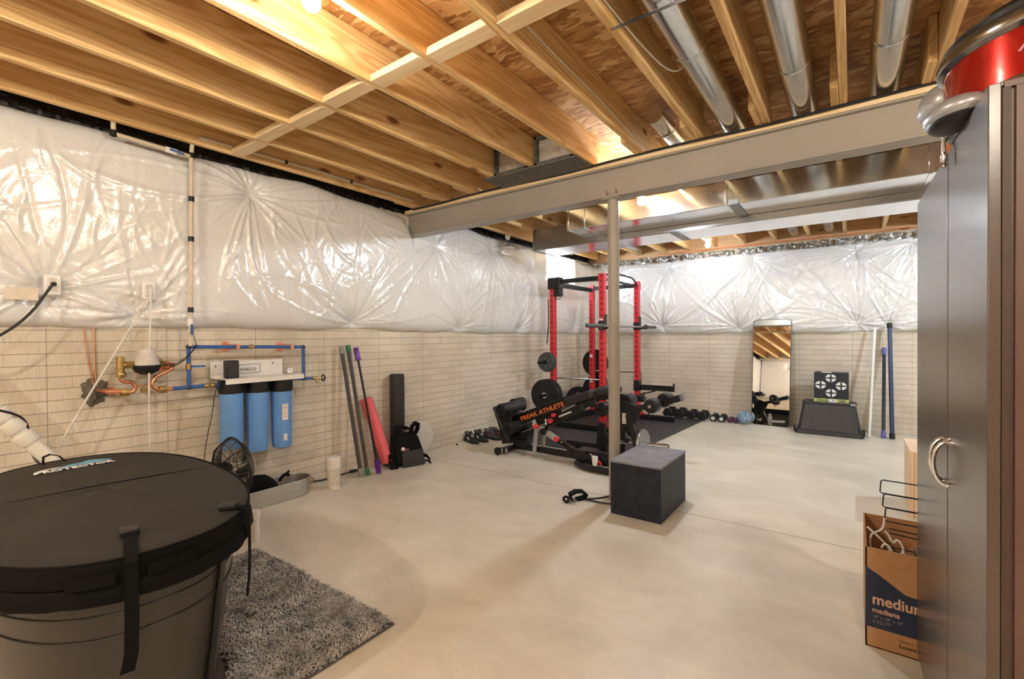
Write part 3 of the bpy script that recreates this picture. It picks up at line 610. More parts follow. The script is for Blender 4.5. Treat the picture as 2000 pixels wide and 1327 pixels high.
# ---- outlets and cords
for y, z, lab in ((.62, 1.625, 'white outlet cover with black plug on the insulation, left one'), (1.085, 1.625, 'white outlet cover with beige cords on the insulation beside the water riser')):
    o = root('wall_outlet', (-3.80, y, z-.06), lab, 'outlet'); put('cover_plate', B().box((-3.815, y-.036, z-.058), (-3.787, y+.036, z+.058)), WHITE, o, bev=.003)
    put('socket', B().box((-3.787, y-.017, z+.008), (-3.784, y+.017, z+.040)).box((-3.787, y-.017, z-.040), (-3.784, y+.017, z-.008)), mat('ivory_socket', (.62, .58, .5), .4), o)
rt = root('extension_cord', (-3.75, .61, 1.3), 'black power cord plugged into the left outlet', 'cord')
put('plug', B().cyl((-3.784, .625, 1.63), (-3.745, .618, 1.625), .013, 12), BLACK, rt)
put('cable', B().tube([(-3.75, .615, 1.625), (-3.74, .585, 1.57), (-3.72, .52, 1.45), (-3.70, .42, 1.34), (-3.68, .28, 1.25), (-3.66, .05, 1.18), (-3.66, -.3, 1.1)], .0075, 8, smooth=2), BLACK, rt)
rt = root('beige_cord', (-3.77, 1.08, .5), 'beige extension cord hanging straight down from the right outlet', 'cord')
put('plug', B().cyl((-3.784, 1.083, 1.645), (-3.75, 1.083, 1.635), .014, 12), WIREW, rt)
put('cable', B().tube([(-3.75, 1.083, 1.638), (-3.74, 1.078, 1.5), (-3.73, 1.068, 1.3), (-3.72, 1.056, 1.0), (-3.76, 1.07, .6), (-3.80, 1.08, .25), (-3.82, 1.09, .02)], .006, 8, smooth=2), WIREW, rt)
rt = root('tied_cord', (-3.75, .85, .6), 'beige cord slanting down behind the covered tub from the right outlet', 'cord')
put('plug', B().box((-3.784, 1.07, 1.585), (-3.75, 1.10, 1.61)), WIREW, rt, bev=.004)
put('cable', B().tube([(-3.755, 1.085, 1.60), (-3.74, 1.06, 1.54), (-3.74, 1.02, 1.47), (-3.75, .90, 1.23), (-3.75, .75, .93), (-3.75, .60, .62), (-3.76, .5, .3), (-3.76, .48, .03)], .006, 8, smooth=2), WIREW, rt)
put('knot', B().tube([(-3.735, 1.005, 1.475), (-3.73, 1.02, 1.50), (-3.735, 1.04, 1.48), (-3.73, 1.02, 1.455)], .006, 6, True).tube([(-3.74, 1.02, 1.47), (-3.73, .99, 1.48)], .004, 5), WIREW, rt)
put('warning_label', B().box((-3.79, .43, 1.53), (-3.788, .56, 1.60)), mat('faded_label', (.66, .58, .48), .5), label='faded printed label on the insulation below the left outlet', cat='label')
# ---- filter unit
fu = root('water_filter', (-3.82, 1.74, .4), 'three-stage water filter with blue housings on a white bracket', 'water filter')
put('bracket', B().box((XL+.05, 1.475, 1.0), (XL+.056, 2.02, 1.125)).box((XL, 1.50, 1.03), (XL+.05, 1.54, 1.09)).box((XL, 1.95, 1.03), (XL+.05, 1.99, 1.09)), WHITEM, fu, bev=.002)
put('shelf', B().box((XL+.056, 1.495, .997), (-3.655, 2.09, 1.003)).box((-3.661, 1.495, .965), (-3.655, 2.09, 1.0)), WHITEM, fu, bev=.001, seg=1)
put('bracket_hole', B().cyl((XL+.055, 1.51, 1.09), (XL+.0575, 1.51, 1.09), .006, 10).cyl((XL+.055, 1.935, 1.095), (XL+.0575, 1.935, 1.095), .006, 10), BLACK, fu)
xf_ = XL+.0575
put('logo_plate', B().box((xf_, 1.655, 1.025), (xf_+.001, 1.835, 1.095)), WPRINT, fu)
put('logo_frame', B().box((xf_+.001, 1.655, 1.092), (xf_+.002, 1.835, 1.095)).box((xf_+.001, 1.655, 1.025), (xf_+.002, 1.835, 1.028)).box((xf_+.001, 1.655, 1.025), (xf_+.002, 1.658, 1.095)).box((xf_+.001, 1.832, 1.025), (xf_+.002, 1.835, 1.095)), BLACK, fu)
put('logo_text', B().text('HALO', .036, (xf_+.002, 1.745, 1.043), Y_, Z_, .001, 1.25, align='CENTER'), BLACK, fu)
g = put('pressure_gauge', B().cyl((-3.74, 2.005, 1.035), (-3.72, 2.005, 1.035), .029, 28), mat('gauge_rim', (.4, .4, .4), .3, .8), fu)
put('dial', B().cyl((-3.7199, 2.005, 1.035), (-3.719, 2.005, 1.035), .024, 24), WPRINT, g); put('needle', B().beam((-3.7185, 2.005, 1.030), (-3.7185, 2.008, 1.053), .003, .001), BLACK, g)
put('gauge_stem', B().cyl((-3.73, 2.005, .96), (-3.73, 2.005, 1.01), .007, 10), BRASS, fu)
for k, (yc, zt, zb) in enumerate(((1.575, .955, .47), (1.765, .945, .415), (1.955, .935, .41))):
    h = put('housing', B().lathe((-3.765, yc, zt-.065), -Z_, [(.078, 0), (.0795, .01), (.078, .05), (.076, .30), (.073, zt-.065-zb-.03), (.066, zt-.065-zb-.008), (.05, zt-.065-zb)], 40), BLUEF, fu)
    rb_ = B()
    for a in np.linspace(0, 2*PI, 10, endpoint=False): rb_.cyl((-3.765+.077*math.cos(a), yc+.077*math.sin(a), zt-.08), (-3.765+.0735*math.cos(a), yc+.0735*math.sin(a), zb+.05), .0022, 6)
    put('ribs', rb_, BLUEF, h)
    put('cap', B().lathe((-3.765, yc, zt+.03), -Z_, [(.05, 0), (.084, .006), (.086, .03), (.086, .075), (.083, .095)], 40), BLACK, fu)
    if k == 2:
        put('label', B().add([(-3.765+.0805*math.cos(a), yc+.0805*math.sin(a), z) for z in (.64, .77) for a in (-.42, -.2, .0, .15)], [(i, i+1, i+5, i+4) for i in range(3)]), mat('white_paper_label', (.72, .68, .64), .6), fu)
        put('label', B().add([(-3.765+.079*math.cos(a), yc+.079*math.sin(a), z) for z in (.475, .53) for a in (-.3, -.1, .05)], [(i, i+1, i+4, i+3) for i in range(2)]), MATS['white_paper_label'], fu)
        lt = B()
        for z in (.755, .738, .722, .70, .685, .665): lt.add([(-3.765+.0810*math.cos(a), yc+.0810*math.sin(a), zz) for zz in (z, z+.004) for a in (-.38, -.15, .1)], [(i, i+1, i+4, i+3) for i in range(2)])
        put('label_lines', lt, mat('faint_red_ink', (.6, .25, .2), .7), h)
put('inlet_port', B().cyl((-3.765, 1.47, .95), (-3.765, 1.50, .95), .018, 12), PEX, fu)
sp_ = root('black_speaker', (-3.71, 1.60, 1.004), 'small black speaker box standing on the white filter bracket', 'speaker')
put('body', B().box((-3.80, 1.535, 1.0035), (-3.725, 1.618, 1.135)), BLACK, sp_, bev=.006)
put('grille', B().box((-3.7265, 1.540, 1.012), (-3.7235, 1.613, 1.128)), mat('speaker_mesh', (.035, .033, .032), .8, 0, .4, 300, .5, 500), sp_)
put('thin_wire', B().tube([(-3.74, 1.56, 1.01), (-3.69, 1.525, 1.008), (-3.72, 1.47, .98), (-3.74, 1.45, .88), (-3.75, 1.44, .75), (-3.76, 1.41, .60), (-3.77, 1.39, .45), (-3.80, 1.38, .02)], .0028, 6, smooth=2), BLACK, label='thin black wire dropping from the speaker beside the first filter', cat='wire')
# ================================================================== ALONG THE LEFT WALL ON THE FLOOR
co = root('pvc_cleanout', (-3.62, 2.33, 0), 'short white plastic drain cleanout with cap on the floor', 'pipe')
put('pipe', B().cyl((-3.62, 2.33, 0), (-3.62, 2.33, .21), .054, 32), mat('worn_white_pvc', (.66, .60, .50), .45, 0, .2, 30), co)
put('cap', B().lathe((-3.62, 2.33, .175), Z_, [(.060, 0), (.061, .07), (.058, .09), (.04, .097)], 32), PVC, co, bev=0)
co = root('pvc_stub', (-3.09, 1.42, 0), 'white pipe stub half hidden behind the tub cover', 'pipe')
put('pipe', B().cyl((-3.09, 1.42, 0), (-3.09, 1.42, .17), .03, 24), PVC, co); put('cap', B().cyl((-3.09, 1.42, .15), (-3.09, 1.42, .20), .035, 24), PVC, co, bev=.004)
cable([(-3.89, 2.31, .012), (-3.86, 2.40, .012), (-3.86, 2.50, .014), (-3.86, 2.66, .02)], .007, BLACK, 'black power cord on the floor behind the drain cleanout', 'cord')
put('cord_end', B().cyl((-3.86, 2.655, .022), (-3.84, 2.74, .022), .018, 12, .012), BLACK, label='black plug end lying by the wall beside the weighted bars', cat='plug')
cable([(-3.90, 2.32, .012), (-3.885, 2.0, .012), (-3.885, 1.7, .012), (-3.89, 1.3, .012)], .006, BLACK, 'black cord lying along the wall behind the metal tub', 'cord')
def bar(p0, p1, r, m, ends, er, el, label, handle=False):
    p0, p1 = Vector(p0), Vector(p1); d = (p1-p0).normalized(); t = root('weighted_bar', p0, label, 'exercise bar', 'bars leaning on the left wall')
    put('shaft', B().cyl(p0+d*el*.6, p1-d*el*.6, r, 16), m, t)
    for p, s in ((p0, 1), (p1, -1)):
        if handle: put('end_cap', B().lathe(p, d*s, [(er*.9, 0), (er, .004), (er, el), (er*1.25, el+.004), (er*1.25, el+.012), (er*.8, el+.016)], 16), ends, t)
        else: put('end_cap', B().lathe(p, d*s, [(er*.8, 0), (er, .008), (er, el*.6), (r*1.02, el)], 16), ends, t)
    return t
bar((-3.69, 2.655, .012), (-3.862, 2.575, 1.215), .0175, mat('dark_grey_rubber', (.05, .048, .045), .55), GREYE, .025, .07, 'long grey padded bar with pale grey ends leaning on the brick wall')
bar((-3.665, 2.71, .012), (-3.862, 2.645, 1.225), .0165, MATS['dark_grey_rubber'], GREENE, .024, .07, 'long grey padded bar with green ends leaning on the brick wall')
bar((-3.63, 2.81, .012), (-3.862, 2.735, 1.20), .011, BLACKM, PURPLE, .024, .11, 'thin black bar with purple handles leaning on the pink roller', True)
t = root('pink_foam_roller', (-3.72, 2.93, 0), 'long pink foam roller leaning on the brick wall', 'foam roller')
a_, b_ = Vector((-3.735, 3.00, .055)), Vector((-3.845, 2.83, .70))
put('foam', B().cyl(a_, b_, .058, 32), PINKR, t, bev=.005); put('bottom_ring', B().cyl(a_-(b_-a_).normalized()*.02, a_, .05, 24), BLACK, t)
t = root('black_foam_roller', (-3.825, 3.20, 0), 'tall black foam roller standing upright against the wall', 'foam roller')
put('foam', B().lathe((-3.825, 3.20, .002), Z_, [(.068, 0), (.075, .01), (.075, .90), (.066, .912)], 36), mat('black_epp_foam', (.025, .023, .022), .55, 0, .3, 25, .5, 220), t)
t = root('white_disc', (-3.80, 3.52, 0), 'round white disc leaning on the wall behind the black weight vest', 'disc')
put('disc', B().cyl((-3.84, 3.50, .195), (-3.815, 3.495, .192), .185, 48), mat('off_white_disc', (.62, .60, .57), .5, 0, .03), t, bev=.003)
# weight vest
vt = root('weight_vest', (-3.62, 3.16, 0), 'black weight vest standing on the floor against the roller and disc', 'weight vest')
dn = Vector((.93, -.36, 0)); dt = Vector((.36, .93, 0)); o_ = Vector((-3.60, 3.15, 0)); tl = .12
def vp(u, z, d): return o_+dt*u+Z_*z+dn*(d-tl*z)
def vest_panel(outline, d0, th, nrm=1, puff=.012):
    rings = []
    for k, (s, d) in enumerate(((.90, 0), (1, .2), (1, .8), (.93, 1))):
        cx = sum(p[0] for p in outline)/len(outline); cz = sum(p[1] for p in outline)/len(outline)
        rings.append([vp(cx+(p[0]-cx)*s, cz+(p[1]-cz)*s, d0+th*d) for p in outline])
    return B().loft(rings)
ol = [(-.155, .04), (-.175, .16), (-.165, .28), (-.12, .36), (-.07, .365), (-.03, .33), (.05, .335), (.085, .33), (.12, .27), (.165, .13), (.175, .02), (.0, .005), (-.14, .01)]
put('back_panel', vest_panel(ol, -.045, .055), BAGM, vt, bev=.004)
ol2 = [(-.13, .04), (-.14, .28), (-.10, .31), (.08, .31), (.10, .28), (.15, .04)]
put('front_panel', vest_panel(ol2, .005, .03), BAGM, vt, bev=.004)
wb = B()
for z in np.arange(.085, .30, .032): wb.ribbon([vp(-.125, z, .038), vp(0, z+.002, .040), vp(.12-.1*(z-.1), z, .038)], (0, 0, 1), .017, .004)
put('webbing', wb, FABRIC, vt)
put('lower_pouch', vest_panel([(-.07, .0), (-.075, .155), (.135, .165), (.165, .01)], .03, .02), mat('charcoal_cordura', (.03, .03, .03), .8, 0, .2, 60, .4, 300), vt, bev=.003)
put('shoulder_strap', B().ribbon([vp(-.10, .31, .01), vp(-.11, .37, .0), vp(-.08, .40, -.02), (vp(-.02, .385, -.03)), vp(.02, .36, -.03)], dt+dn*.8, .055, .02), BAGM, vt)
put('shoulder_strap', B().ribbon([vp(.04, .33, .0), vp(.06, .39, .0), vp(.10, .425, .0), vp(.125, .41, -.01), vp(.12, .35, -.02), vp(.09, .31, -.02)], dt*.3+dn, .05, .018), BAGM, vt)
put('side_strap', B().ribbon([vp(-.15, .13, .0), vp(-.20, .115, .01), vp(-.205, .07, .02), vp(-.14, .05, .03)], Z_, .05, .012), BAGM, vt)
put('side_strap', B().ribbon([vp(-.14, .06, .02), vp(-.20, .05, .02), vp(-.19, .01, .03), vp(-.12, .0, .035)], Z_, .04, .012), BAGM, vt)
put('side_strap', B().ribbon([vp(.15, .09, .0), vp(.195, .08, .01), vp(.225, .035, .02), vp(.215, .005, .03)], Z_, .035, .008).ribbon([vp(.15, .04, .01), vp(.20, .03, .02), vp(.235, .0, .03)], Z_, .02, .006), BAGM, vt)
put('patch', B().add([vp(-.085, .205, .042), vp(.0, .185, .042), vp(.0, .15, .042), (vp(-.085, .17, .042))], [(0, 1, 2, 3)]), mat('dark_red_patch', (.16, .04, .04), .6), vt)
put('patch_print', B().prism([(.018*math.cos(a)*1.0, .018*math.sin(a)) for a in np.linspace(0, 2*PI, 9, endpoint=False)], vp(-.062, .186, .0435), dt, Z_, dn, .001), WPRINT, vt)
# ---- metal stock tray with bag
tr = root('stock_tank', (-3.76, 1.80, 0), 'shallow oval galvanised tub on the floor behind the covered tub', 'metal tub')
def stadium(cx, cy, hw, hl, n=12, z=0): return [(cx+hw*math.cos(a), cy+(hl-hw)+hw*math.sin(a), z) for a in np.linspace(0, PI, n)]+[(cx+hw*math.cos(a), cy-(hl-hw)+hw*math.sin(a), z) for a in np.linspace(PI, 2*PI, n)]
tx, ty = -3.765, 1.80
put('shell', B().loft([stadium(tx, ty, .118, .36, z=.004), stadium(tx, ty, .125, .37, z=.06), stadium(tx, ty, .128, .372, z=.062), stadium(tx, ty, .130, .375, z=.135), stadium(tx, ty, .125, .37, z=.135), stadium(tx, ty, .115, .355, z=.012)]), TANK, tr)
put('rim', B().tube(stadium(tx, ty, .131, .377, z=.135), .0045, 8, True), TANK, tr)
put('handle', B().tube([(tx+.03, ty+.37, .115), (tx+.035, ty+.40, .10), (tx+.035, ty+.405, .07), (tx+.03, ty+.38, .062)], .003, 6, smooth=2), BRASS, tr)
bv = B(); rings = []
for z, s in ((.02, .9), (.10, .98), (.16, .86), (.20, .62), (.215, .3), (.218, .05)):
    rings.append([(tx+(x-tx)*s+.006*math.sin(7*i*.3+z*40), ty-.10+(y-ty)*s*.62+.008*math.cos(5*i*.4), z+.01*math.sin(i*1.1)*(s < .95)) for i, (x, y, _) in enumerate(stadium(tx, ty, .105, .34))])
put('black_bag', bv.loft(rings), BAGM, label='black fabric bag lying in the oval metal tub', cat='bag')
put('bag_strap', B().tube([(tx+.02, ty+.12, .145), (tx, ty+.16, .175), (tx+.02, ty+.19, .185), (tx, ty+.205, .165)], .012, 8, smooth=1).tube([(tx+.02, ty+.17, .175), (tx, ty+.21, .20)], .009, 8), BAGM, label='black strap end sticking up at the right side of the metal tub', cat='strap')
# ---- fan
fc = Vector((-3.40, 1.44, .42)); ax = Vector((-.04, 1, .06)).normalized(); ea, eb, _ = frame(ax); FS = .87
fn = root('floor_fan', (-3.42, 1.43, 0), 'black wire-cage floor fan behind the covered tub', 'fan')
def fp(a, r, h): return fc+(ea*math.cos(a)+eb*math.sin(a))*r*FS+ax*h*FS*.9
cg = B()
for k in range(54):
    a = 2*PI*k/54; cg.tube([fp(a, .03, -.135), fp(a, .10, -.13), fp(a, .17, -.105), fp(a, .215, -.05), fp(a, .228, 0)], .0016, 4)
for r, h in ((.10, -.13), (.155, -.113), (.20, -.075)): cg.tube([fp(a, r, h) for a in np.linspace(0, 2*PI, 48, endpoint=False)], .0022, 5, True)
put('rear_cage', cg, BLACKM, fn)
cg = B()
for k in range(54):
    a = 2*PI*k/54; cg.tube([fp(a, .03, .085), fp(a, .12, .08), fp(a, .19, .055), fp(a, .228, 0)], .0016, 4)
for r, h in ((.12, .08), (.19, .055)): cg.tube([fp(a, r, h) for a in np.linspace(0, 2*PI, 48, endpoint=False)], .0022, 5, True)
put('front_cage', cg, BLACKM, fn)
st = B()
for k in range(8): a = 2*PI*k/8; st.tube([fp(a, .03, -.138), fp(a, .12, -.134), fp(a, .195, -.088), fp(a, .23, -.03), fp(a, .236, 0)], .004, 6)
st.tube([fp(a, .236, 0) for a in np.linspace(0, 2*PI, 64, endpoint=False)], .007, 8, True); put('cage_frame', st, BLACKM, fn)
put('motor', B().lathe(fc-ax*.13, ax, [(.035, 0), (.055, .01), (.06, .07), (.04, .10)], 24), BLACKM, fn)
for k in range(3):
    a0 = 2*PI*k/3; vs = []
    for i in range(6):
        for j in range(7):
            r = .04+.155*i/5; a = a0+(j/6-.5)*1.25*(1-.15*i/5); vs.append(fp(a, r, .01+.055*(j/6-.5)))
    put('blade', B().add(vs, [(i*7+j, i*7+j+1, (i+1)*7+j+1, (i+1)*7+j) for i in range(5) for j in range(6)]), metal_mat('aluminium_blade', (.6, .6, .58), .25) if k == 0 else MATS['aluminium_blade'], fn)
put('carry_handle', B().tube([fp(PI*.5-.2+PI, .235, 0), fp(PI*.5-.2+PI, .26, .0), fp(PI*.5+.2+PI, .26, 0), fp(PI*.5+.2+PI, .235, 0)], .005, 6), BLACKM, fn)
put('stand', B().tube([(-3.42-.20*ea.x*1, 1.43-.2*ea.y, .36), (-3.42-.22*ea.x, 1.43-.22*ea.y, .012), (-3.42+.22*ea.x, 1.43+.22*ea.y, .012), (-3.42+.20*ea.x, 1.43+.2*ea.y, .36)], .010, 8), BLACKM, fn)
put('stand', B().tube([(-3.42-.25, 1.43-.08, .012), (-3.42-.22*ea.x, 1.43-.22*ea.y, .014), (-3.15, 1.30, .012)], .010, 8), BLACKM, fn)
# ---- big drain pipe at the left edge
dp = root('drain_pipe', (-3.62, .4, .3), 'thick white slanting drain pipe behind the covered tub, wrapped by black cord', 'pipe')
P0, P1 = Vector((-3.60, .16, 1.28)), Vector((-3.60, .66, .45)); dd = (P1-P0).normalized()
P0 = Vector((-3.60, .33, .985)); P1 = Vector((-3.60, .66, .50)); dd = (P1-P0).normalized(); P00 = P0-dd*1.3
put('pipe', B().cyl(P00, P1+dd*.55, .036, 28), PVC, dp)
for s in (.06, .14, .225): put('coupling', B().lathe(P0+dd*s, dd, [(.037, 0), (.049, .006), (.049, .055), (.045, .062)], 28), PVC, dp)
hx = []
for k in range(150):
    s = k/149; a = s*1.9*2*PI+2.6; e1, e2, _ = frame(dd); hx.append(P0-dd*.25+dd*(.95*s)+(e1*math.cos(a)+e2*math.sin(a))*(.052 if s < .62 else .043))
put('wrapped_cord', B().tube(hx, .006, 6), BLACK, dp)

# ================================================================== COVERED TUB
CX, CY, ZT = -2.402, .528, .70
TA, TB = .785, .418                                     # half lengths of the cover rim
def sup(t, a, b, n=2.26):
    c, s = math.cos(t), math.sin(t); u, v = a*abs(c)**(2/n)*(1 if c > 0 else -1), b*abs(s)**(2/n)*(1 if s > 0 else -1)
    return CX+.9984*u+.056*v, CY-.056*u+.9984*v
def onr(t, d): return sup(t, TA+d, TB+d)
tb = root('plunge_tub', (CX, CY, 0), 'large oval dark plunge tub under a black cover on the left', 'tub')
NN = 96
def ring(d, z, wob=0): return [(*onr(2*PI*k/NN, d+wob*(math.sin(k*.9)+math.sin(k*2.3+1))), z) for k in range(NN)]
put('tub_wall', B().loft([ring(-.125, .012), ring(-.115, .03), ring(-.085, .25), ring(-.058, .45), ring(-.03, .66)]), TUBM, tb)
for z, d in ((.46, -.055), (.53, -.046)): put('hoop_seam', B().tube(ring(d, z), .0025, 6, True), TUBT, tb)
put('bottom_trim', B().loft([ring(-.12, .011), ring(-.108, .02), ring(-.100, .07), ring(-.108, .075)]), TUBT, tb)
put('vertical_seam', B().ribbon([(*onr(.50, -.026), .62), (*onr(.50, -.055), .42), (*onr(.50, -.096), .1)], Vector((-.7, .7, 0)), .03, .006), TUBT, tb)
put('drain_valve', B().box((-1.83, .10, .50), (-1.79, .15, .55)), WHITE, tb, bev=.012)
cv = root('tub_cover', (CX, CY, .6), 'black fabric cover with printed logo stretched over the oval tub', 'cover')
rings = [ring(-.006, ZT-.118, .003), ring(.0, ZT-.10, .002), ring(-.004, ZT-.068, .0015), ring(.004, ZT-.062, .001), ring(.008, ZT-.012), ring(.004, ZT-.002), ring(-.008, ZT+.003)]
for q in (.93, .8, .65, .5, .35, .2, .08, .01):
    rings.append([(CX+(x-CX)*q, CY+(y-CY)*q, ZT+.004+.012*(1-q*q)+.0014*math.sin(7*x+9*y)+.0010*math.sin(16*y-5*x)) for x, y, _ in ring(-.012, 0)])
put('fabric_top', B().loft(rings[5:], cap=True), COVER, cv, ang=40)
put('side_band', B().loft(rings[:6], cap=False), SKIRT, cv, ang=40)
put('skirt_fold', B().loft([ring(.008, ZT-.116, .003), ring(.016, ZT-.10, .003), ring(.013, ZT-.072, .002), ring(.005, ZT-.064)], cap=False), SKIRT, cv, ang=60)
put('rim_piping', B().tube(ring(.004, ZT+.001), .0035, 6, True), SKIRT, cv)
put('stitched_seam', B().ribbon([(-2.50+.05*math.sin((y-.12)*3.4)+.12*(y-.5)*(y > .5), y, ZT+.0185-.016*((y-CY)/.41)**2) for y in np.linspace(.13, .90, 24)], (1, 0, 0), .005, .002), SKIRT, cv)
dl = Vector((.0, 1, 0)); du_ = Vector((-1, .0, 0))   # lettering runs along +y
lo = Vector((-2.868, .405, ZT+.0175))
put('logo_text', B().text('PROTECTOR', .060, lo, dl, du_, .0015, .78, .0015), WPRINT, cv)
K_ = .64
wave = [(.12, .085), (.16, .10), (.20, .135), (.235, .15), (.27, .145), (.31, .165), (.345, .19), (.38, .185), (.42, .155), (.46, .125), (.475, .10), (.44, .085), (.3, .08)]
put('logo_wave', B().prism([(x*K_*.9, y*K_) for x, y in wave], lo, dl, du_, Z_, .001), TEAL, cv)
put('logo_swoosh', B().prism([(x*K_, y*K_) for x, y in [(-.01, -.02), (.0, .05), (.04, .095), (.10, .11), (.14, .105), (.16, .09), (.08, .085), (.03, .06), (.015, .0)]], lo, dl, du_, Z_, .0015), WPRINT, cv)
put('pull_loop', B().ribbon([(-3.13, .47, ZT+.004), (-3.16, .475, ZT+.035), (-3.17, .50, ZT+.042), (-3.16, .53, ZT+.03), (-3.12, .545, ZT+.006)], (1, .1, 0), .025, .004), SKIRT, cv)
def strap(t, zend, curl, inn_, name):
    x, y = onr(t, 0); n_ = Vector((math.cos(t)/TA, math.sin(t)/TB, 0)).normalized(); tn = Vector((-n_.y, n_.x, 0)); p = Vector((x, y, 0)); o = p+n_*.024
    st = put('strap', B().ribbon([p-n_*inn_+Z_*(ZT+.014), p-n_*.06+Z_*(ZT+.010), p+Z_*(ZT+.009), o+Z_*(ZT-.01), o+Z_*(ZT-.10), o+Z_*(ZT-.17), o+n_*-.004+Z_*(ZT-.26)+tn*curl*.2, o-n_*.01+Z_*((ZT-.26+zend)/2)+tn*curl*.5, o-n_*.01+Z_*zend+tn*curl], tn, .032, .004), SKIRT, cv)
    c = p-n_*inn_; put('buckle', B().box((c.x-.028, c.y-.024, ZT+.008), (c.x+.024, c.y+.024, ZT+.026), rz=math.atan2(n_.y, n_.x)), BLACK, st, bev=.004)
    return st
strap(-.13, .385, -.012, .17, 'a')
strap(.65, .385, .02, .04, 'b')
put('side_tab', B().ribbon([(*onr(a, .019), ZT-.045) for a in np.linspace(-.42, -.20, 6)], Z_, .035, .004), SKIRT, cv)
put('side_tab', B().ribbon([(*onr(a, .019), ZT-.045) for a in np.linspace(-.06, .16, 6)], Z_, .035, .004), SKIRT, cv)
# ---- shaggy rug
RX0, RX1, RY0, RY1 = -2.95, -1.675, .60, 1.375
rgm = root('shag_rug', ((RX0+RX1)/2, (RY0+RY1)/2, 0), 'grey shaggy rug on the floor partly under the covered tub', 'rug')
RUGM = mat('grey_shag_pile', (.40, .385, .37), .9, 0, .5, 14); RUGB = mat('rug_backing', (.12, .115, .11), .9)
put('backing', B().box((RX0, RY0, .001), (RX1, RY1, .009)), RUGB, rgm)
N_ = 26000; px = RNG.uniform(RX0+.004, RX1-.004, N_); py = RNG.uniform(RY0+.004, RY1-.004, N_)
inn = ((np.abs((px-CX)/.685))**2.26+(np.abs((py-CY)/.32))**2.26) < 1.0; px, py = px[~inn], py[~inn]; N_ = len(px)
flow = np.sin(px*9+1.5*np.sin(py*7))*1.4+np.cos(py*11+px*4)*1.2; th = flow+RNG.normal(0, .7, N_); L = RNG.uniform(.012, .026, N_); Wd = RNG.uniform(.0022, .0042, N_)
dx, dy = np.cos(th)*L, np.sin(th)*L; nx, ny = -np.sin(th)*Wd, np.cos(th)*Wd; hz = RNG.uniform(.014, .026, N_)
clx = lambda v: np.clip(v, RX0-.006, RX1+.006)
V_ = np.stack([np.stack([px-nx, py-ny, np.full(N_, .008)], -1), np.stack([px+nx, py+ny, np.full(N_, .008)], -1), np.stack([clx(px+dx*.5+nx), py+dy*.5+ny, hz], -1), np.stack([clx(px+dx*.5-nx), py+dy*.5-ny, hz], -1), np.stack([clx(px+dx*1.2), py+dy*1.2, hz*.75], -1)], 1).reshape(-1, 3)
b0 = np.arange(N_)*5; Q = [tuple(q) for q in np.stack([b0, b0+1, b0+2, b0+3], -1).tolist()]+[tuple(q) for q in np.stack([b0+3, b0+2, b0+4], -1).tolist()]
put('pile', (V_.tolist(), Q), RUGM, rgm, smooth=False, kind='stuff')
# ================================================================== POWER RACK
mt_ = root('gym_mat', (-2.7, 6.0, 0), 'black rubber gym mat flooring under the red power rack', 'mat')
put('mat_sheet', B().prism([(-3.58, 4.66), (-1.965, 4.63), (-1.885, 5.98), (-3.55, 6.0)], (0, 0, .001), X_, Y_, Z_, .013), MATM, mt_, bev=.002, seg=1); put('mat_sheet', B().prism([(-3.55, 6.005), (-1.885, 5.985), (-1.81, 7.35), (-3.5, 7.38)], (0, 0, .001), X_, Y_, Z_, .013), MATM, mt_, bev=.002, seg=1)
RXF, RXB, RYN, RYF, HR = -2.685, -3.45, 5.72, 6.95, 2.12; U_ = .038
rk = root('power_rack', ((RXF+RXB)/2, (RYN+RYF)/2, .014), 'red four-post power rack with black crossbars near the back left corner', 'power rack')
def upright(x, y):
    q = .005; U2 = U_-q
    b = B().prism([(-U2, -U_), (U2, -U_), (U_, -U2), (U_, U2), (U2, U_), (-U2, U_), (-U_, U2), (-U_, -U2)], (x, y, .02), X_, Y_, Z_, HR-.02); n0 = len(b.f)
    for z in np.arange(.14, HR-.03, .075):
        b.cyl((x, y-U_-.0008, z), (x, y-U_+.002, z), .012, 12).cyl((x+U_-.002, y, z), (x+U_+.0008, y, z), .011, 12)
    p = put('upright', b, [RED, BLACK], rk)
    for f in p.data.polygons[n0:]: f.material_index = 1
    return p
for x, y in ((RXF, RYN), (RXF, RYF), (RXB, RYN), (RXB, RYF)): upright(x, y)
for x, y in ((RXF, RYN), (RXF, RYF)):                                   # floor feet running toward the room and back
    put('base_foot', B().box((RXB+U_, y-.038, .015), (RXF+.56, y+.038, .085)), BLACKM, rk, bev=.004)
    put('red_gusset', B().prism([(0, 0), (.10, 0), (0, .12)], (RXF+U_, y-.045, .085), X_, Z_, Y_, .006).box((RXF+U_+.02, y-.05, .085), (RXF+U_+.07, y+.04, .10)), RED, rk)
put('base_crossbar', B().box((RXB-.035, RYN, .02), (RXB+.035, RYF, .09)), BLACKM, rk, bev=.004)
put('side_crossbar', B().box((RXB+U_, RYN-.03, HR-.09), (RXF-U_, RYN+.03, HR-.03)), BLACKM, rk, bev=.003)
put('side_crossbar', B().box((RXB+U_, RYF-.03, HR-.09), (RXF-U_, RYF+.03, HR-.03)), BLACKM, rk, bev=.003)
put('rear_crossbar', B().box((RXB-.03, RYN+U_, HR-.12), (RXB+.03, RYF-U_, HR-.06)), BLACKM, rk, bev=.003)
put('pull_up_bar', B().cyl((RXF, RYN+U_, HR-.07), (RXF, RYF-U_, HR-.07), .016, 14), BLACKM, rk)
put('pull_up_grip', B().tube([(RXF-.02, RYN+.06, HR-.02), (RXF+.04, RYN+.25, HR+.03), (RXF+.04, RYF-.38, HR+.03), (RXF+.03, RYF-.20, HR+.01), (RXF+.01, RYF-.05, HR-.06)], .014, 10, smooth=1), BLACKM, rk)
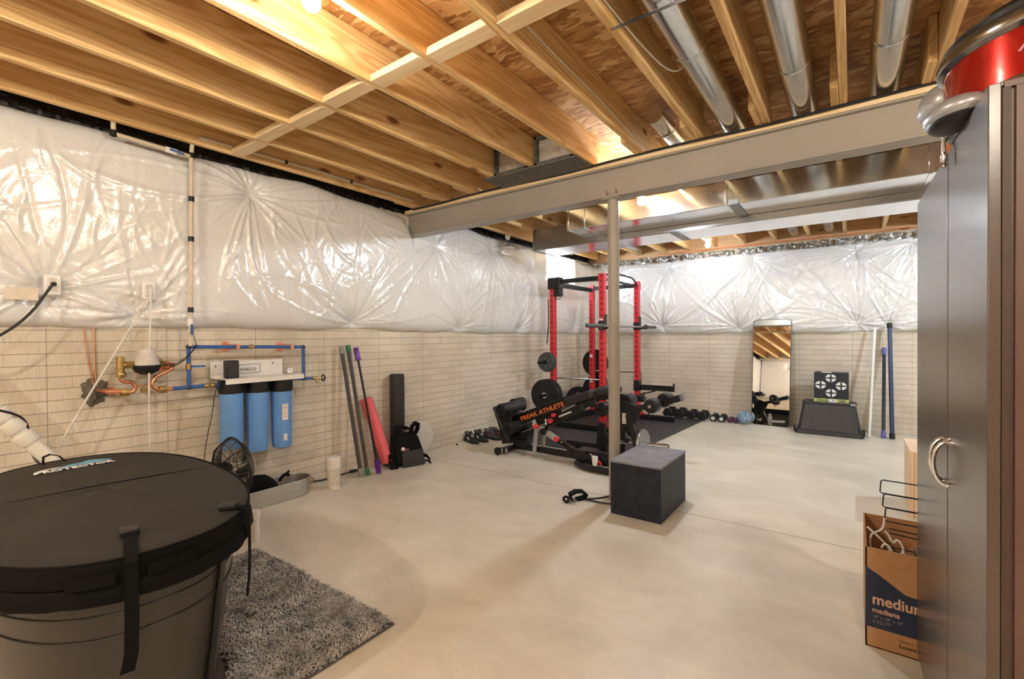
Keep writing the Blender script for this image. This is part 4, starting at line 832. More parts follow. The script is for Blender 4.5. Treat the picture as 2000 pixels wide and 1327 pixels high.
put('bolt_plate', B().box((RXF+U_, RYF-.045, HR-.13), (RXF+U_+.006, RYF+.045, HR-.02)).box((RXF+U_, RYN-.045, HR-.13), (RXF+U_+.006, RYN+.045, HR-.02)).box((RXF-.045, RYN-U_-.006, HR-.11), (RXF-U_, RYN+U_, HR-.0)), RED, rk, bev=.002)
put('pulley_housing', B().box((RXB-.055, RYN-.06, HR-.16), (RXB+.135, RYN+.06, HR+.0)).box((RXB+.04, RYN-.06, HR-.27), (RXB+.135, RYN+.05, HR-.16)), BLACKM, rk, bev=.006)
put('pulley_wheel', B().cyl((RXB+.08, RYN-.067, HR-.2), (RXB+.08, RYN-.055, HR-.2), .035, 20), BLACK, rk)
put('cable_hook', B().tube([(RXB+.06, RYN-.03, HR-.27), (RXB+.06, RYN-.03, HR-.31), (RXB+.135, RYN-.03, HR-.31), (RXB+.135, RYN-.03, HR-.28)], .005, 6), BLACKM, rk)
put('cable', B().tube([(RXB-.05, RYN-.045, HR-.3), (RXB-.05, RYN-.045, 1.45), (RXB-.065, RYN-.05, 1.28), (RXB-.075, RYN-.05, 1.18)], .009, 6), BLACK, rk)
put('safety_rod', B().cyl((RXB, RYN, .70), (RXF, RYN, .70), .012, 12), CHROME, rk)
put('safety_rod', B().cyl((RXB, RYF, .72), (RXF, RYF, .72), .012, 12), CHROME, rk)
for y in (RYN, RYF):
    a = put('spotter_arm', B().box((RXF+U_, y-.03, .455), (RXF+.56, y+.03, .535)), BLACKM, rk, bev=.003)
    put('end_stop', B().box((RXF+.55, y-.03, .455), (RXF+.562, y+.03, .575)), BLACKM, a, bev=.002)
    put('arm_bracket', B().box((RXF-U_-.008, y-.05, .44), (RXF+U_+.008, y+.05, .60)), BLACKM, a, bev=.006)
    hb_ = B()
    for x in np.arange(RXF+.1, RXF+.52, .06): hb_.cyl((x, y-.0305, .478), (x, y-.029, .478), .007, 8)
    put('arm_holes', hb_, mat('hole_grey', (.12, .12, .12)), a)
    put('brace', B().beam((RXF+U_, y, .38), (RXF+.28, y, .45), .012, .02), BLACKM, a)
    put('pin_handle', B().tube([(RXF+U_+.01, y-.02, .60), (RXF+U_+.03, y-.02, .60), (RXF+U_+.03, y-.02, .72), (RXF+U_, y-.02, .73)], .005, 6, smooth=1), BLACKM, a)
    j = put('barbell_hook', B().box((RXF+U_, y-.04, 1.38), (RXF+U_+.012, y+.04, 1.58)).box((RXF+U_, y-.03, 1.385), (RXF+U_+.09, y+.03, 1.405)).box((RXF+U_+.075, y-.03, 1.40), (RXF+U_+.09, y+.03, 1.44)), BLACKM, rk, bev=.004)
    put('hook_collar', B().box((RXF-U_-.006, y-.046, 1.37), (RXF+U_+.004, y+.046, 1.49)), BLACKM, j, bev=.004)
put('decal', B().box((RXF-.025, RYN-.0475, 1.495), (RXF+.025, RYN-.0465, 1.52)), WPRINT, rk); put('decal', B().box((RXF-.025, RYN-.052, .565), (RXF+.025, RYN-.051, .59)), WPRINT, rk)
for z in (.96, .55): put('white_ring_cap', B().lathe((RXB, RYF-U_, z), -Y_, [(.026, 0), (.026, .006), (.017, .007), (.016, .002)], 18), WPRINT, rk)
for x, y, s, z in ((RXB, RYN, -1, .93), (RXB, RYN, -1, .47), (RXB, RYF, 1, .86), (RXB, RYF, 1, .45)):
    put('plate_peg', B().cyl((x, y+s*U_, z), (x, y+s*.40, z), .020 if z < .9 else .018, 16), BLACKM if z < .9 else BLACKM, rk)
def plate(name, c, ax_, r, th, m, label, group=None, ribs=True):
    t = root(name, (c[0], c[1], c[2]-r), label, 'weight plate', group); d = Vector(ax_).normalized()
    prof = [(.026, -th/2), (r*.30, -th/2), (r*.33, -th*.30), (r*.80, -th*.30), (r*.84, -th/2), (r*.985, -th/2), (r, -th*.38), (r, th*.38), (r*.985, th/2), (r*.84, th/2), (r*.80, th*.30), (r*.33, th*.30), (r*.30, th/2), (.026, th/2)] if ribs else \
           [(.026, -th/2), (r*.24, -th/2), (r*.26, -th*.40), (r*.90, -th*.40), (r*.92, -th/2), (r*.985, -th/2), (r, -th*.36), (r, th*.36), (r*.985, th/2), (.026, th/2)]
    put('disc', B().lathe(c, d, prof, 56, False), m, t)
    put('hub_ring', B().lathe(Vector(c)-d*(th/2+.002), d, [(.026, 0), (.040, 0), (.040, .006), (.026, .006)], 24, False), CHROME if not ribs else m, t)
    if ribs:
        a_, b__, _ = frame(d); h = B()
        for k in range(6):
            an = k*PI/3; p = Vector(c)+(a_*math.cos(an)+b__*math.sin(an))*r*.57; h.beam(p-d*(th*.5)-(a_*math.cos(an)+b__*math.sin(an))*r*.24, p-d*(th*.5)+(a_*math.cos(an)+b__*math.sin(an))*r*.24, .018, .008, d)
        put('spokes', h, m, t)
    return t
IRON = mat('grey_black_iron', (.085, .088, .092), .42, .2, .3, 40, .2)
plate('weight_plate', (RXB, 5.515, .93), (0, 1, 0), .125, .03, IRON, 'small iron plate on the upper peg of the rack, the one nearer the viewer')
plate('weight_plate', (RXB, 5.555, .93), (0, 1, 0), .14, .03, IRON, 'second iron plate on the upper rack peg, just behind the smaller one')
plate('bumper_plate', (RXB, 5.50, .47), (0, 1, 0), .222, .06, RUBBER, 'big black bumper plate on the low rack peg above the bench', None, False)
plate('bumper_plate', (RXB, 5.575, .47), (0, 1, 0), .222, .06, RUBBER, 'black bumper plate sandwiched against the rack behind the front bumper', None, False)
plate('bumper_plate', (RXB, 7.06, .84), (0, 1, 0), .222, .07, RUBBER, 'black bumper plate on the upper rear peg against the back wall side', None, False)
plate('bumper_plate', (RXB, 7.06, .40), (0, 1, 0), .222, .07, RUBBER, 'black bumper plate on the lower rear peg behind the rack', None, False)
plate('weight_plate', (RXB-.22, 6.88, .25), (-.5, 1, .2), .205, .04, RUBBER, 'black plate leaning on the floor beside the rear left rack post')
bb = root('barbell', (RXF+.10, 6.3, 1.405), 'grey barbell without plates resting on the rack hooks', 'barbell')
bx_ = RXF+.085
put('shaft', B().cyl((bx_, 5.45, 1.42), (bx_, 7.15, 1.42), .0145, 16), mat('grey_bar_steel', (.28, .27, .27), .35, .8), bb)
for y, s in ((5.50, -1), (7.10, 1)):
    put('sleeve', B().lathe((bx_, y, 1.42), (0, s, 0), [(.038, -.01), (.038, .01), (.026, .012), (.026, .40), (.018, .405)], 20), mat('dark_steel_sleeve', (.10, .10, .11), .35, .6), bb)

# ================================================================== HYPEREXTENSION BENCH
hbx = root('hyperextension_bench', (-2.4, 4.3, 0), 'black inclined training bench with orange lettering and red knobs', 'exercise bench')
put('base_rail', B().box((-3.08, 4.225, .035), (-2.05, 4.285, .095)), BLACKM, hbx, bev=.004)
put('rear_foot', B().box((-3.115, 4.02, .02), (-3.055, 4.52, .08)), BLACKM, hbx, bev=.004)
put('foot_sticker', B().box((-3.054, 4.04, .028), (-3.0535, 4.075, .072)).box((-3.105, 4.0185, .03), (-3.075, 4.0195, .07)), GREYL, hbx)
for y in (4.005, 4.53): put('wheel', B().cyl((-3.13, y-.012, .042), (-3.13, y+.012, .042), .042, 24), BLACK, hbx)
put('rear_support', B().prism([(0, 0), (.14, 0), (.19, .2), (.06, .25)], (-3.03, 4.20, .09), X_, Z_, Y_, .10), BLACKM, hbx, bev=.004)
put('pivot_block', B().box((-3.02, 4.17, .08), (-2.86, 4.20, .16)).box((-3.05, 4.18, .08), (-3.0, 4.33, .20)), BLACKM, hbx, bev=.004)
dB = Vector((.93, 0, .367)).normalized(); nB = Vector((-dB.z, 0, dB.x)); A0 = Vector((-2.96, 4.17, .385))
put('main_beam', B().beam(A0-dB*.10+Y_*.04, A0+dB*.78+Y_*.04, .07, .115), BLACKM, hbx, bev=.004)
put('lower_frame', B().beam(A0+dB*.18-nB*.12+Y_*.06, A0+dB*.72-nB*.095+Y_*.06, .05, .13), BLACKM, hbx, bev=.006)
put('inner_sleeve', B().beam(A0+dB*.50-nB*.11+Y_*.025, A0+dB*.80-nB*.10+Y_*.025, .05, .10), BLACKM, hbx, bev=.01)
put('brand_text', B().text('FREAK ATHLETE', .066, A0+dB*.02-nB*.028+Y_*(.0), dB, nB, .002, 1.22, .001), ORANGE, hbx)
put('thin_edge', B().beam(A0+dB*-.02-nB*.145+Y_*.0, A0+dB*.33-nB*.135, .01, .008), mat('grey_edge', (.2, .2, .2), .4), hbx)
put('grey_slot', B().beam(A0+dB*.50-nB*.115-Y_*.002, A0+dB*.66-nB*.108-Y_*.002, .004, .016), GREYL, hbx)
lad = B()
lad.beam(A0+dB*.56-nB*.075-Y_*.01, A0+dB*.74-nB*.055-Y_*.01, .012, .012)
for k in range(6): p = A0+dB*(.57+.032*k)-nB*(.070-.004*k)-Y_*.01; lad.beam(p, p+nB*.028+dB*.006, .012, .009)
put('height_ladder', lad, mat('silver_ladder', (.45, .45, .46), .3, .7), hbx)
# ankle plate and rollers
pn = Vector((.49, 0, -.87)).normalized(); C0 = Vector((-3.20, 4.22, .50))
pl_ = [(-.04, 0), (-.02, .02), (.37, .02), (.41, 0), (.42, -.02), (.41, -.045), (.36, -.06), (.0, -.05), (-.03, -.03)]
pr = B().beam(C0-pn*.02, C0+pn*.42, .40, .035, Y_); put('ankle_plate', pr, BLACKM, hbx, bev=.018, seg=3)
put('side_cheek', B().prism([(0, 0), (.14, .03), (.26, -.02), (.22, -.36), (.12, -.38)], (-3.21, 4.03, .50), X_, Z_, Y_, .015), BLACKM, hbx, bev=.004)
put('cheek_mark', B().box((-3.165, 4.0285, .43), (-3.155, 4.0295, .45)).box((-3.145, 4.0285, .435), (-3.135, 4.0295, .45)), WPRINT, hbx)
put('plate_slot', B().beam(Vector((-3.172, 4.027, .395)), Vector((-3.125, 4.027, .27)), .002, .012), GREYL, hbx)
for x, z, L in ((-3.075, .50, .42), (-2.985, .305, .40)):
    r_ = put('ankle_roller', B().lathe((x, 3.985, z), Y_, [(.045, 0), (.066, .006), (.068, .02), (.068, L-.02), (.060, L)], 32), FOAM, hbx)
    put('end_cap', B().cyl((x, 3.975, z), (x, 3.987, z), .05, 24), BLACK, r_)
put('roller_bar', B().cyl((-3.14, 4.3, .53), (-3.14, 4.5, .53), .05, 24), FOAM, hbx)
put('knob_stem', B().cyl((-2.93, 4.16, .47), (-2.93, 4.12, .47), .02, 16), mat('dark_knob', (.06, .05, .06), .4), hbx)
for x, z, r in ((-2.71, .338, .026), (-2.533, .416, .026), (-2.495, .478, .020), (-2.46, .236, .028)):
    k_ = put('red_knob', B().lathe((x, 4.135, z), -Y_, [(r*.5, -.04), (r*.55, 0), (r, .002), (r, .02), (r*.8, .028), (r*.3, .028), (r*.28, .02)], 20), REDK, hbx)
put('white_screw', B().box((-2.60, 4.132, .395), (-2.585, 4.134, .43)).cyl((-2.59, 4.134, .38), (-2.59, 4.128, .38), .012, 10), WPRINT, hbx)
# pads
def pad(c, u, w, l, th, name='thigh_pad'):
    u = Vector(u).normalized(); b = B().beam(Vector(c)-u*l/2, Vector(c)+u*l/2, w, th, Y_); return put(name, b, FOAM, hbx, bev=.028, seg=4)
pad((-2.205, 4.20, .675), (.93, 0, .34), .20, .33, .085); pad((-2.16, 4.45, .70), (.93, 0, .34), .20, .33, .085)
pad((-1.98, 4.32, .742), (.95, 0, .18), .26, .22, .07, 'hip_pad')
put('pad_bracket', B().beam((-2.36, 4.2, .575), (-2.05, 4.2, .655), .05, .05).beam((-2.30, 4.2, .60), (-2.25, 4.2, .50), .05, .05).beam((-2.28, 4.3, .60), (-1.95, 4.5, .54), .05, .035), BLACKM, hbx, bev=.004)
put('silver_leg', B().prism([(0, 0), (.045, .0), (.075, .24), (.16, .28), (.15, .30), (.03, .27)], (-2.80, 4.19, .045), X_, Z_, Y_, .012), mat('silver_bracket', (.5, .5, .49), .35, .6), hbx)
put('silver_leg', B().prism([(0, 0), (.04, .0), (.075, .24), (.035, .24)], (-2.755, 4.29, .06), X_, Z_, Y_, .012), MATS['silver_bracket'], hbx)
put('strut', B().beam((-2.63, 4.20, .275), (-2.20, 4.20, .085), .045, .045), BLACKM, hbx, bev=.003)
put('strut_sleeve', B().beam((-2.615, 4.20, .27), (-2.50, 4.20, .218), .052, .052), MATS['silver_bracket'], hbx, bev=.003)
put('strut_pivot', B().cyl((-2.33, 4.16, .135), (-2.33, 4.24, .135), .03, 18).cyl((-2.64, 4.15, .285), (-2.64, 4.25, .285), .035, 18), BLACKM, hbx)
put('yellow_mark', B().cyl((-2.43, 4.174, .20), (-2.43, 4.1765, .20), .008, 8), YELLOW, hbx)
fr_ = [( -1.93+.30*math.cos(a), 4.17+.17*math.sin(a), .032) for a in np.linspace(PI*.35, PI*1.62, 22)]
put('front_foot', B().tube([(-1.55, 4.34, .032)]+fr_[0:]+[(-1.55, 4.005, .032)], .03, 4, flat=(.034, .03)), BLACKM, hbx)
put('front_tower', B().box((-2.24, 4.12, .05), (-2.05, 4.30, .16)).box((-2.13, 4.12, .14), (-1.86, 4.20, .165)).box((-2.15, 4.16, .03), (-1.70, 4.24, .075)).beam((-2.05, 4.13, .15), (-1.80, 4.13, .06), .04, .05), BLACKM, hbx, bev=.004)
put('red_latch', B().beam((-2.03, 4.09, .135), (-1.94, 4.09, .06), .02, .022), REDK, hbx, bev=.003); put('silver_pin', B().beam((-2.06, 4.09, .155), (-1.99, 4.09, .10), .01, .01), CHROME, hbx)
# right half: leg curl tower
pb_ = Y_
put('tower_post', B().box((-1.965, 4.575, .02), (-1.905, 4.625, .60)), BLACKM, hbx, bev=.003)
put('tower_foot', B().box((-2.25, 4.57, .016), (-1.78, 4.63, .06)), BLACKM, hbx, bev=.003)
put('tower_leg', B().beam((-1.885, 4.59, .54), (-1.745, 4.52, .16), .05, .06), BLACKM, hbx, bev=.003)
put('tower_gusset', B().prism([(-.02, 0), (.17, -.06), (.13, -.16), (.06, -.28), (.0, -.33), (-.07, -.30), (-.07, -.05)], (-1.885, 4.56, .62), X_, Z_, Y_, .02), BLACKM, hbx, bev=.003)
put('warning_sticker', B().box((-1.925, 4.555, .385), (-1.882, 4.558, .495)), mat('beige_sticker', (.6, .52, .42), .6), hbx)
put('yellow_mark', B().prism([(0, 0), (.022, 0), (.011, .02)], (-1.955, 4.574, .335), X_, Z_, -Y_, .001), YELLOW, hbx)
put('curl_arm', B().beam((-1.84, 4.58, .535), (-1.60, 4.60, .60), .045, .055).beam((-1.62, 4.66, .595), (-1.34, 4.66, .69), .05, .065), BLACKM, hbx, bev=.004)
put('arm_end', B().beam((-1.365, 4.66, .683), (-1.335, 4.66, .693), .056, .072), mat('grey_end_plug', (.14, .15, .16), .5), hbx, bev=.004)
for x, y0, z, L in ((-1.60, 4.47, .60, .15), (-1.56, 4.74, .63, .16), (-2.105, 4.42, .53, .16), (-1.93, 4.66, .60, .17), (-2.02, 4.50, .20, .30)):
    r_ = put('leg_roller', B().lathe((x, y0, z), Y_, [(.048, 0), (.070, .006), (.072, .02), (.072, L-.02), (.064, L)], 32), FOAM, hbx)
    put('end_cap', B().lathe((x, y0-.012, z), Y_, [(.058, 0), (.060, .004), (.058, .014)], 24), BLACK, r_)
put('roller_axle', B().cyl((-1.60, 4.45, .60), (-1.57, 4.90, .625), .014, 12).cyl((-1.93, 4.49, .20), (-1.84, 4.60, .21), .02, 12).cyl((-2.12, 4.42, .53), (-1.93, 4.80, .59), .014, 10), CHROME, hbx)
put('pin_lever', B().cyl((-1.655, 4.52, .62), (-1.665, 4.52, .685), .006, 8).cyl((-1.70, 4.52, .655), (-1.70, 4.52, .685), .009, 8).beam((-1.63, 4.5, .55), (-1.62, 4.5, .49), .01, .01), BLACKM, hbx)
put('dark_knob', B().cyl((-1.855, 4.50, .23), (-1.855, 4.56, .23), .028, 16), BLACK, hbx)
put('plate_horn', B().cyl((-1.755, 4.52, .205), (-1.43, 4.50, .225), .024, 20), CHROME, hbx)
put('horn_bore', B().cyl((-1.4305, 4.50, .225), (-1.4285, 4.50, .2252), .016, 16), BLACK, hbx)
put('rear_stand', B().prism([(0, 0), (.13, 0), (.11, .32), (.06, .34), (.03, .32)], (-2.28, 4.66, .015), X_, Z_, Y_, .05), BLACKM, hbx, bev=.004)
put('rear_bar', B().box((-2.68, 4.72, .016), (-2.20, 4.79, .09)), BLACKM, hbx, bev=.004)
put('red_release', B().beam((-2.17, 4.58, .47), (-2.09, 4.58, .435), .02, .024), REDK, hbx, bev=.003)
plate('chrome_plate', (-1.690, 4.517, .209), (1, -.06, .06), .15, .028, metal_mat('brushed_plate_steel', (.36, .37, .38), .3, 12, .1), 'silver weight plate on the low chrome horn of the bench')
cu_ = root('paper_cup', (-1.98, 4.075, .063), 'small white paper cup standing on the bench foot', 'cup')
put('cup_wall', B().lathe((-1.98, 4.03, .064), Z_, [(.022, 0), (.030, .085), (.028, .085), (.020, .004)], 24), WPRINT, cu_)
# ================================================================== BOX, STRAP
bxp = root('plyometric_box', (-1.245, 3.455, 0), 'dark blue-black wooden jump box beside the steel post', 'jump box')
put('box_body', B().box((-1.432, 3.168, .001), (-1.062, 3.752, .376)), NAVYP, bxp, bev=.003)
put('box_top', B().box((-1.436, 3.164, .3765), (-1.058, 3.756, .392)), NAVYT, bxp, bev=.003)
sp2 = root('ankle_strap', (-1.74, 3.27, 0), 'padded black ankle strap with metal rings on the floor by the post', 'strap')
put('cuff', B().ribbon([(-1.775, 3.205, .015), (-1.80, 3.22, .05), (-1.775, 3.27, .066), (-1.735, 3.315, .062), (-1.715, 3.33, .04), (-1.725, 3.32, .014), (-1.765, 3.26, .006)], (.75, -.65, 0), .065, .018), FABRIC, sp2, bev=.004)
put('loop', B().tube([(-1.80, 3.15, .012), (-1.825, 3.155, .03), (-1.815, 3.18, .045), (-1.79, 3.19, .03), (-1.785, 3.165, .012)], .010, 8, True, 1), FABRIC, sp2)
put('metal_ring', B().tube([(-1.775+.026*math.cos(a), 3.155+.022*math.sin(a), .014+.012*math.sin(a)) for a in np.linspace(0, 2*PI, 16, endpoint=False)], .0035, 6, True), CHROME, sp2)
put('metal_ring', B().tube([(-1.745+.022*math.cos(a), 3.165+.022*math.sin(a), .010+.006*math.cos(a)) for a in np.linspace(0, 2*PI, 16, endpoint=False)], .0035, 6, True), CHROME, sp2)
put('tether', B().tube([(-1.70, 3.30, .012), (-1.66, 3.33, .012), (-1.61, 3.40, .01), (-1.59, 3.46, .01), (-1.535, 3.535, .01), (-1.47, 3.52, .01), (-1.452, 3.44, .01), (-1.462, 3.34, .01), (-1.53, 3.30, .01), (-1.64, 3.29, .01), (-1.70, 3.295, .012)], .007, 8, smooth=2), BLACK, sp2)
# ================================================================== SHOES
def shoe(loc, rz, m, sole, label, accent=None, tongue=.02, group='shoes by the left wall'):
    t = root('sneaker', loc, label, 'shoe', group); R = Matrix.Rotation(rz, 3, 'Z'); L_ = Vector(loc)
    def P(x, y, z): return L_+R@Vector((x, y, z))
    secs = [(-.14, .028, .075), (-.125, .036, .085), (-.09, .040, .090), (-.04, .040, .088), (.0, .041, .075), (.05, .046, .056), (.09, .046, .044), (.12, .038, .036), (.138, .020, .028)]
    rings = []
    for x, hw, h in secs:
        open_ = x < -.0
        rings.append([P(x, hw*math.cos(a)*(1 if math.sin(a) < .3 else (.72 if open_ else .9)), .022+max(0, math.sin(a))*(h-.022)+min(0, math.sin(a))*.008) for a in np.linspace(0, 2*PI, 16, endpoint=False)])
    put('upper', B().loft(rings), m, t)
    rs = [[P(x, (hw+.005)*c, z) for c, z in ((-1, .001), (1, .001), (1.03, .016), (1, .028), (-1, .028), (-1.03, .016))] for x, hw, h in [(-.148, .024, 0)]+[(a, b, c) for a, b, c in secs[1:-1]]+[(.150, .018, 0)]]
    put('sole', B().loft(rs), sole, t, bev=.002)
    put('collar', B().tube([P(-.075+.055*math.cos(a), .027*math.sin(a), .092-.012*math.cos(a)) for a in np.linspace(0, 2*PI, 18, endpoint=False)], .009, 8, True), m, t)
    put('tongue', B().ribbon([P(.045, 0, .062), P(.0, 0, .088), P(-.03, 0, .105+tongue)], R@Y_, .045, .008), m, t)
    put('laces', B().tube([P(.045, -.02, .068), P(.035, .02, .072), P(.02, -.02, .082), P(.008, .02, .086), P(-.005, -.02, .094), P(-.015, .02, .098), P(-.02, .03, .12+tongue*.5)], .003, 5), accent or m, t)
    if accent: put('side_stripe', B().ribbon([P(.03, -.047, .035), P(-.0, -.043, .065)], R@X_, .010, .003).ribbon([P(.0, -.047, .035), P(-.03, -.0435, .068)], R@X_, .010, .003).ribbon([P(-.10, -.0415, .072), P(-.13, -.030, .065)], Z_, .012, .003), accent, t)
    return t
SB = mat('black_knit', (.014, .014, .015), .75, 0, .2, 50, .3); SG = mat('grey_knit', (.05, .052, .058), .8, 0, .2, 50, .4); SR = mat('dark_red_trim', (.30, .03, .05), .6)
shoe((-3.78, 4.31, 0), -.35, SB, SB, 'black sneaker with white stripes, leftmost by the brick wall', WPRINT)
shoe((-3.74, 4.44, 0), -.35, SB, SB, 'black sneaker with one white stripe, second from the left', WPRINT, .03)
shoe((-3.69, 4.60, 0), -.15, SG, RUBBER, 'dark grey running shoe with a red trim, third in the row', SR, .04)
shoe((-3.655, 4.73, 0), -.1, SG, RUBBER, 'dark grey running shoe with raised tongue, fourth in the row', SR, .05)
shoe((-3.66, 4.88, 0), -.1, mat('pale_blue_knit', (.3, .36, .45), .7, 0, .3, 40), WHITE, 'white and blue running shoe, last in the row beside the bench', WPRINT, .02)
put('small_black_cap', B().lathe((-3.815, 4.09, .001), Z_, [(.014, 0), (.015, .008), (.008, .016)], 16), BLACK, label='tiny black plastic cap on the floor left of the shoes', cat='cap')
# ================================================================== BACK WALL ROW
def dumbbell(loc, r, half, m, label, rz=0, face=None, grp='black hex dumbbells by the back wall'):
    t = root('hex_dumbbell', loc, label, 'dumbbell', grp); L_ = Vector(loc)+Z_*r*.866; d = Matrix.Rotation(rz, 3, 'Z')@Y_
    hw = r*.95
    put('handle', B().cyl(L_-d*half, L_+d*half, .016, 14), MATS['grey_bar_steel'], t)
    for s in (-1, 1):
        a, b_, _ = frame(d); rr = []
        for off, q in ((half, .86), (half+hw*.12, 1), (half+hw*.88, 1), (half+hw, .86)):
            rr.append([L_+d*(s*off)+(X_*d.y-Y_*d.x if False else a)*(q*r*math.cos(k*PI/3))+b_*(q*r*math.sin(k*PI/3)) for k in range(6)])
        h = put('head', B().loft(rr), m, t, smooth=False)
        if face: put('end_label', B().cyl(L_+d*s*(half+hw), L_+d*s*(half+hw+.001), r*.5, 16), face, h)
    return t
k = 0
names = ['leftmost, half hidden behind the bench roller', 'second from the left', 'third from the left', 'fourth from the left']
dumbbell((-2.34, 7.45, 0), .082, .065, RUBBER, 'large black hex dumbbell, '+names[0])
dumbbell((-2.17, 7.45, 0), .082, .065, RUBBER, 'large black hex dumbbell on the floor by the back wall, '+names[1])
dumbbell((-2.00, 7.46, 0), .074, .065, RUBBER, 'black hex dumbbell by the back wall, '+names[2])
dumbbell((-1.84, 7.46, 0), .074, .065, RUBBER, 'black hex dumbbell by the back wall, '+names[3])
dumbbell((-1.68, 7.46, 0), .056, .055, RUBBER, 'small black hex dumbbell with pale end label, left of its pair', 0, GREYL)
dumbbell((-1.565, 7.46, 0), .056, .055, RUBBER, 'small black hex dumbbell with pale end label, next to the purple ones', 0, GREYL)
dumbbell((-1.455, 7.46, 0), .040, .045, PURPDB, 'small purple dumbbell, the left one of two', 0, None, 'purple dumbbells')
dumbbell((-1.375, 7.46, 0), .040, .045, PURPDB, 'small purple dumbbell touching the blue ball', 0, None, 'purple dumbbells')
put('slam_ball', B().sph((-1.262, 7.40, .098), .097, 28, (1, 1, .95)), BLUEBALL, label='pale blue patterned ball on the floor left of the mirror', cat='ball')
# leaning mirror
mr = root('floor_mirror', (-.94, 7.50, 0), 'tall rounded floor mirror leaning on the back wall', 'mirror')
def rrect(w, h, r, n=6): return [(cx+r*math.cos(a), cy+r*math.sin(a)) for cx, cy, a0 in ((w/2-r, h-r, 0), (-w/2+r, h-r, PI/2), (-w/2+r, r, PI), (w/2-r, r, 1.5*PI)) for a in np.linspace(a0, a0+PI/2, n)]
mo = Vector((-.945, 7.460, .002)); mx = Vector((1, -.062, 0)).normalized(); my = Vector((.0067, .16, 1.49)); my = (my-mx*my.dot(mx)).normalized(); mn = -mx.cross(my)*-1; mn = mn if mn.y < 0 else -mn
put('frame', B().prism(rrect(.485, 1.515, .055), mo, mx, my, -mn, .022), mat('dark_mirror_frame', (.05, .05, .05), .35, .5), mr)
put('glass', B().prism([(x, y+.006) for x, y in rrect(.470, 1.502, .048)], mo, mx, my, mn, .002), MIRROR, mr)
# black riser and foam target
rs_ = root('black_riser', (-.25, 7.37, 0), 'wide black moulded plastic riser box by the back wall', 'riser box')
b = B()
def rect(x0, x1, y0, y1, z, c=.03): return [(x0+c, y0, z), (x1-c, y0, z), (x1, y0+c, z), (x1, y1-c, z), (x1-c, y1, z), (x0+c, y1, z), (x0, y1-c, z), (x0, y0+c, z)]
b.loft([rect(-.615, .115, 7.12, 7.56, .001), rect(-.61, .11, 7.125, 7.555, .05), rect(-.585, .085, 7.15, 7.54, .055), rect(-.535, .035, 7.22, 7.50, .385), rect(-.545, .045, 7.21, 7.51, .395), rect(-.54, .04, 7.215, 7.505, .412)])
put('body', b, mat('black_moulded_plastic', (.028, .029, .034), .42, 0, .3, 20), rs_, bev=.004)
for xa, xb in ((-.47, -.44), (-.33, -.29), (-.12, -.08), (.0, .04)):
    put('moulded_rib', B().beam((xa, 7.212, .345), (xb, 7.153, .09), .014, .012, X_), MATS['black_moulded_plastic'], rs_)
put('side_latch', B().box((.105, 7.14, .03), (.125, 7.20, .11)), BLACK, rs_, bev=.004); put('side_latch', B().box((-.63, 7.14, .02), (-.61, 7.2, .09)), BLACK, rs_, bev=.004)
put('lid_label', B().box((-.02, 7.2095, .395), (.03, 7.21, .41)), GREYL, rs_)
tg = root('foam_target', (-.225, 7.40, .413), 'black cube archery target with four white circles on the riser', 'target')
put('foam_block', B().box((-.41, 7.28, .455), (-.04, 7.53, .79)), mat('black_target_foam', (.025, .026, .03), .8, 0, .25, 25, .3), tg, bev=.006)
put('yellow_band', B().box((-.412, 7.278, .4135), (-.038, 7.532, .455)), YELLOW, tg)
put('band_label', B().box((-.245, 7.2755, .412), (-.17, 7.277, .455)), WPRINT, tg)
put('band_text', B().text('ZNAASS', .032, (-.375, 7.2765, .423), X_, Z_, .001, 1.0, .0006).text('AMP', .032, (-.14, 7.2765, .423), X_, Z_, .001, 1.1, .0006).text('Y', .036, (-.215, 7.275, .42), X_, Z_, .001, 1.2, .001), mat('dark_olive_print', (.06, .07, .03), .7), tg)
ci = B()
for cx, cz in ((-.228, .725), (-.338, .632), (-.118, .627), (-.225, .532)):
    for q in range(4):
        a0 = q*PI/2+.13; po = [(.010*(1 if q in (0, 3) else -1), .010*(1 if q < 2 else -1))]+[(.058*math.cos(a), .050*math.sin(a)) for a in np.linspace(a0, a0+PI/2-.26, 7)]
        ci.prism([(cx+x, cz+z) for x, z in po], (0, 7.2795, 0), X_, Z_, -Y_, .001)
put('white_circles', ci, WPRINT, tg); put('top_handle', B().box((-.33, 7.30, .79), (-.22, 7.34, .80)), WPRINT, tg, bev=.002)
cc = B()
for cx, cz in ((-.228, .725), (-.338, .632), (-.118, .627), (-.225, .532)): cc.cyl((cx, 7.2783, cz), (cx, 7.2775, cz), .016, 10)
put('black_centres', cc, MATS['black_target_foam'], tg)
# poles by the back wall
put('white_pole', B().cyl((.165, 7.32, .002), (.232, 7.625, 1.375), .017, 16), WHITE, label='thin white plastic pole leaning on the back wall', cat='pole')
t = root('weighted_bar', (.31, 7.36, 0), 'short dark bar with blue-violet ends leaning on the back wall', 'exercise bar')
p0, p1 = Vector((.308, 7.36, .004)), Vector((.330, 7.72, 1.11)); d_ = (p1-p0).normalized()
put('shaft', B().cyl(p0+d_*.05, p1-d_*.05, .019, 16), mat('black_blue_rubber', (.02, .025, .05), .5), t)
for q, s in ((p0, 1), (p1, -1)): put('end_cap', B().lathe(q, d_*s, [(.024, 0), (.027, .01), (.026, .06), (.02, .09)], 16), LAV, t)
t = root('navy_pole', (.39, 7.34, 0), 'tall thick navy bar with black ends leaning on the back wall', 'pole')
p0, p1 = Vector((.392, 7.34, .004)), Vector((.378, 7.615, 1.43)); d_ = (p1-p0).normalized()
put('shaft', B().cyl(p0+d_*.05, p1-d_*.05, .023, 20), NAVYB, t)
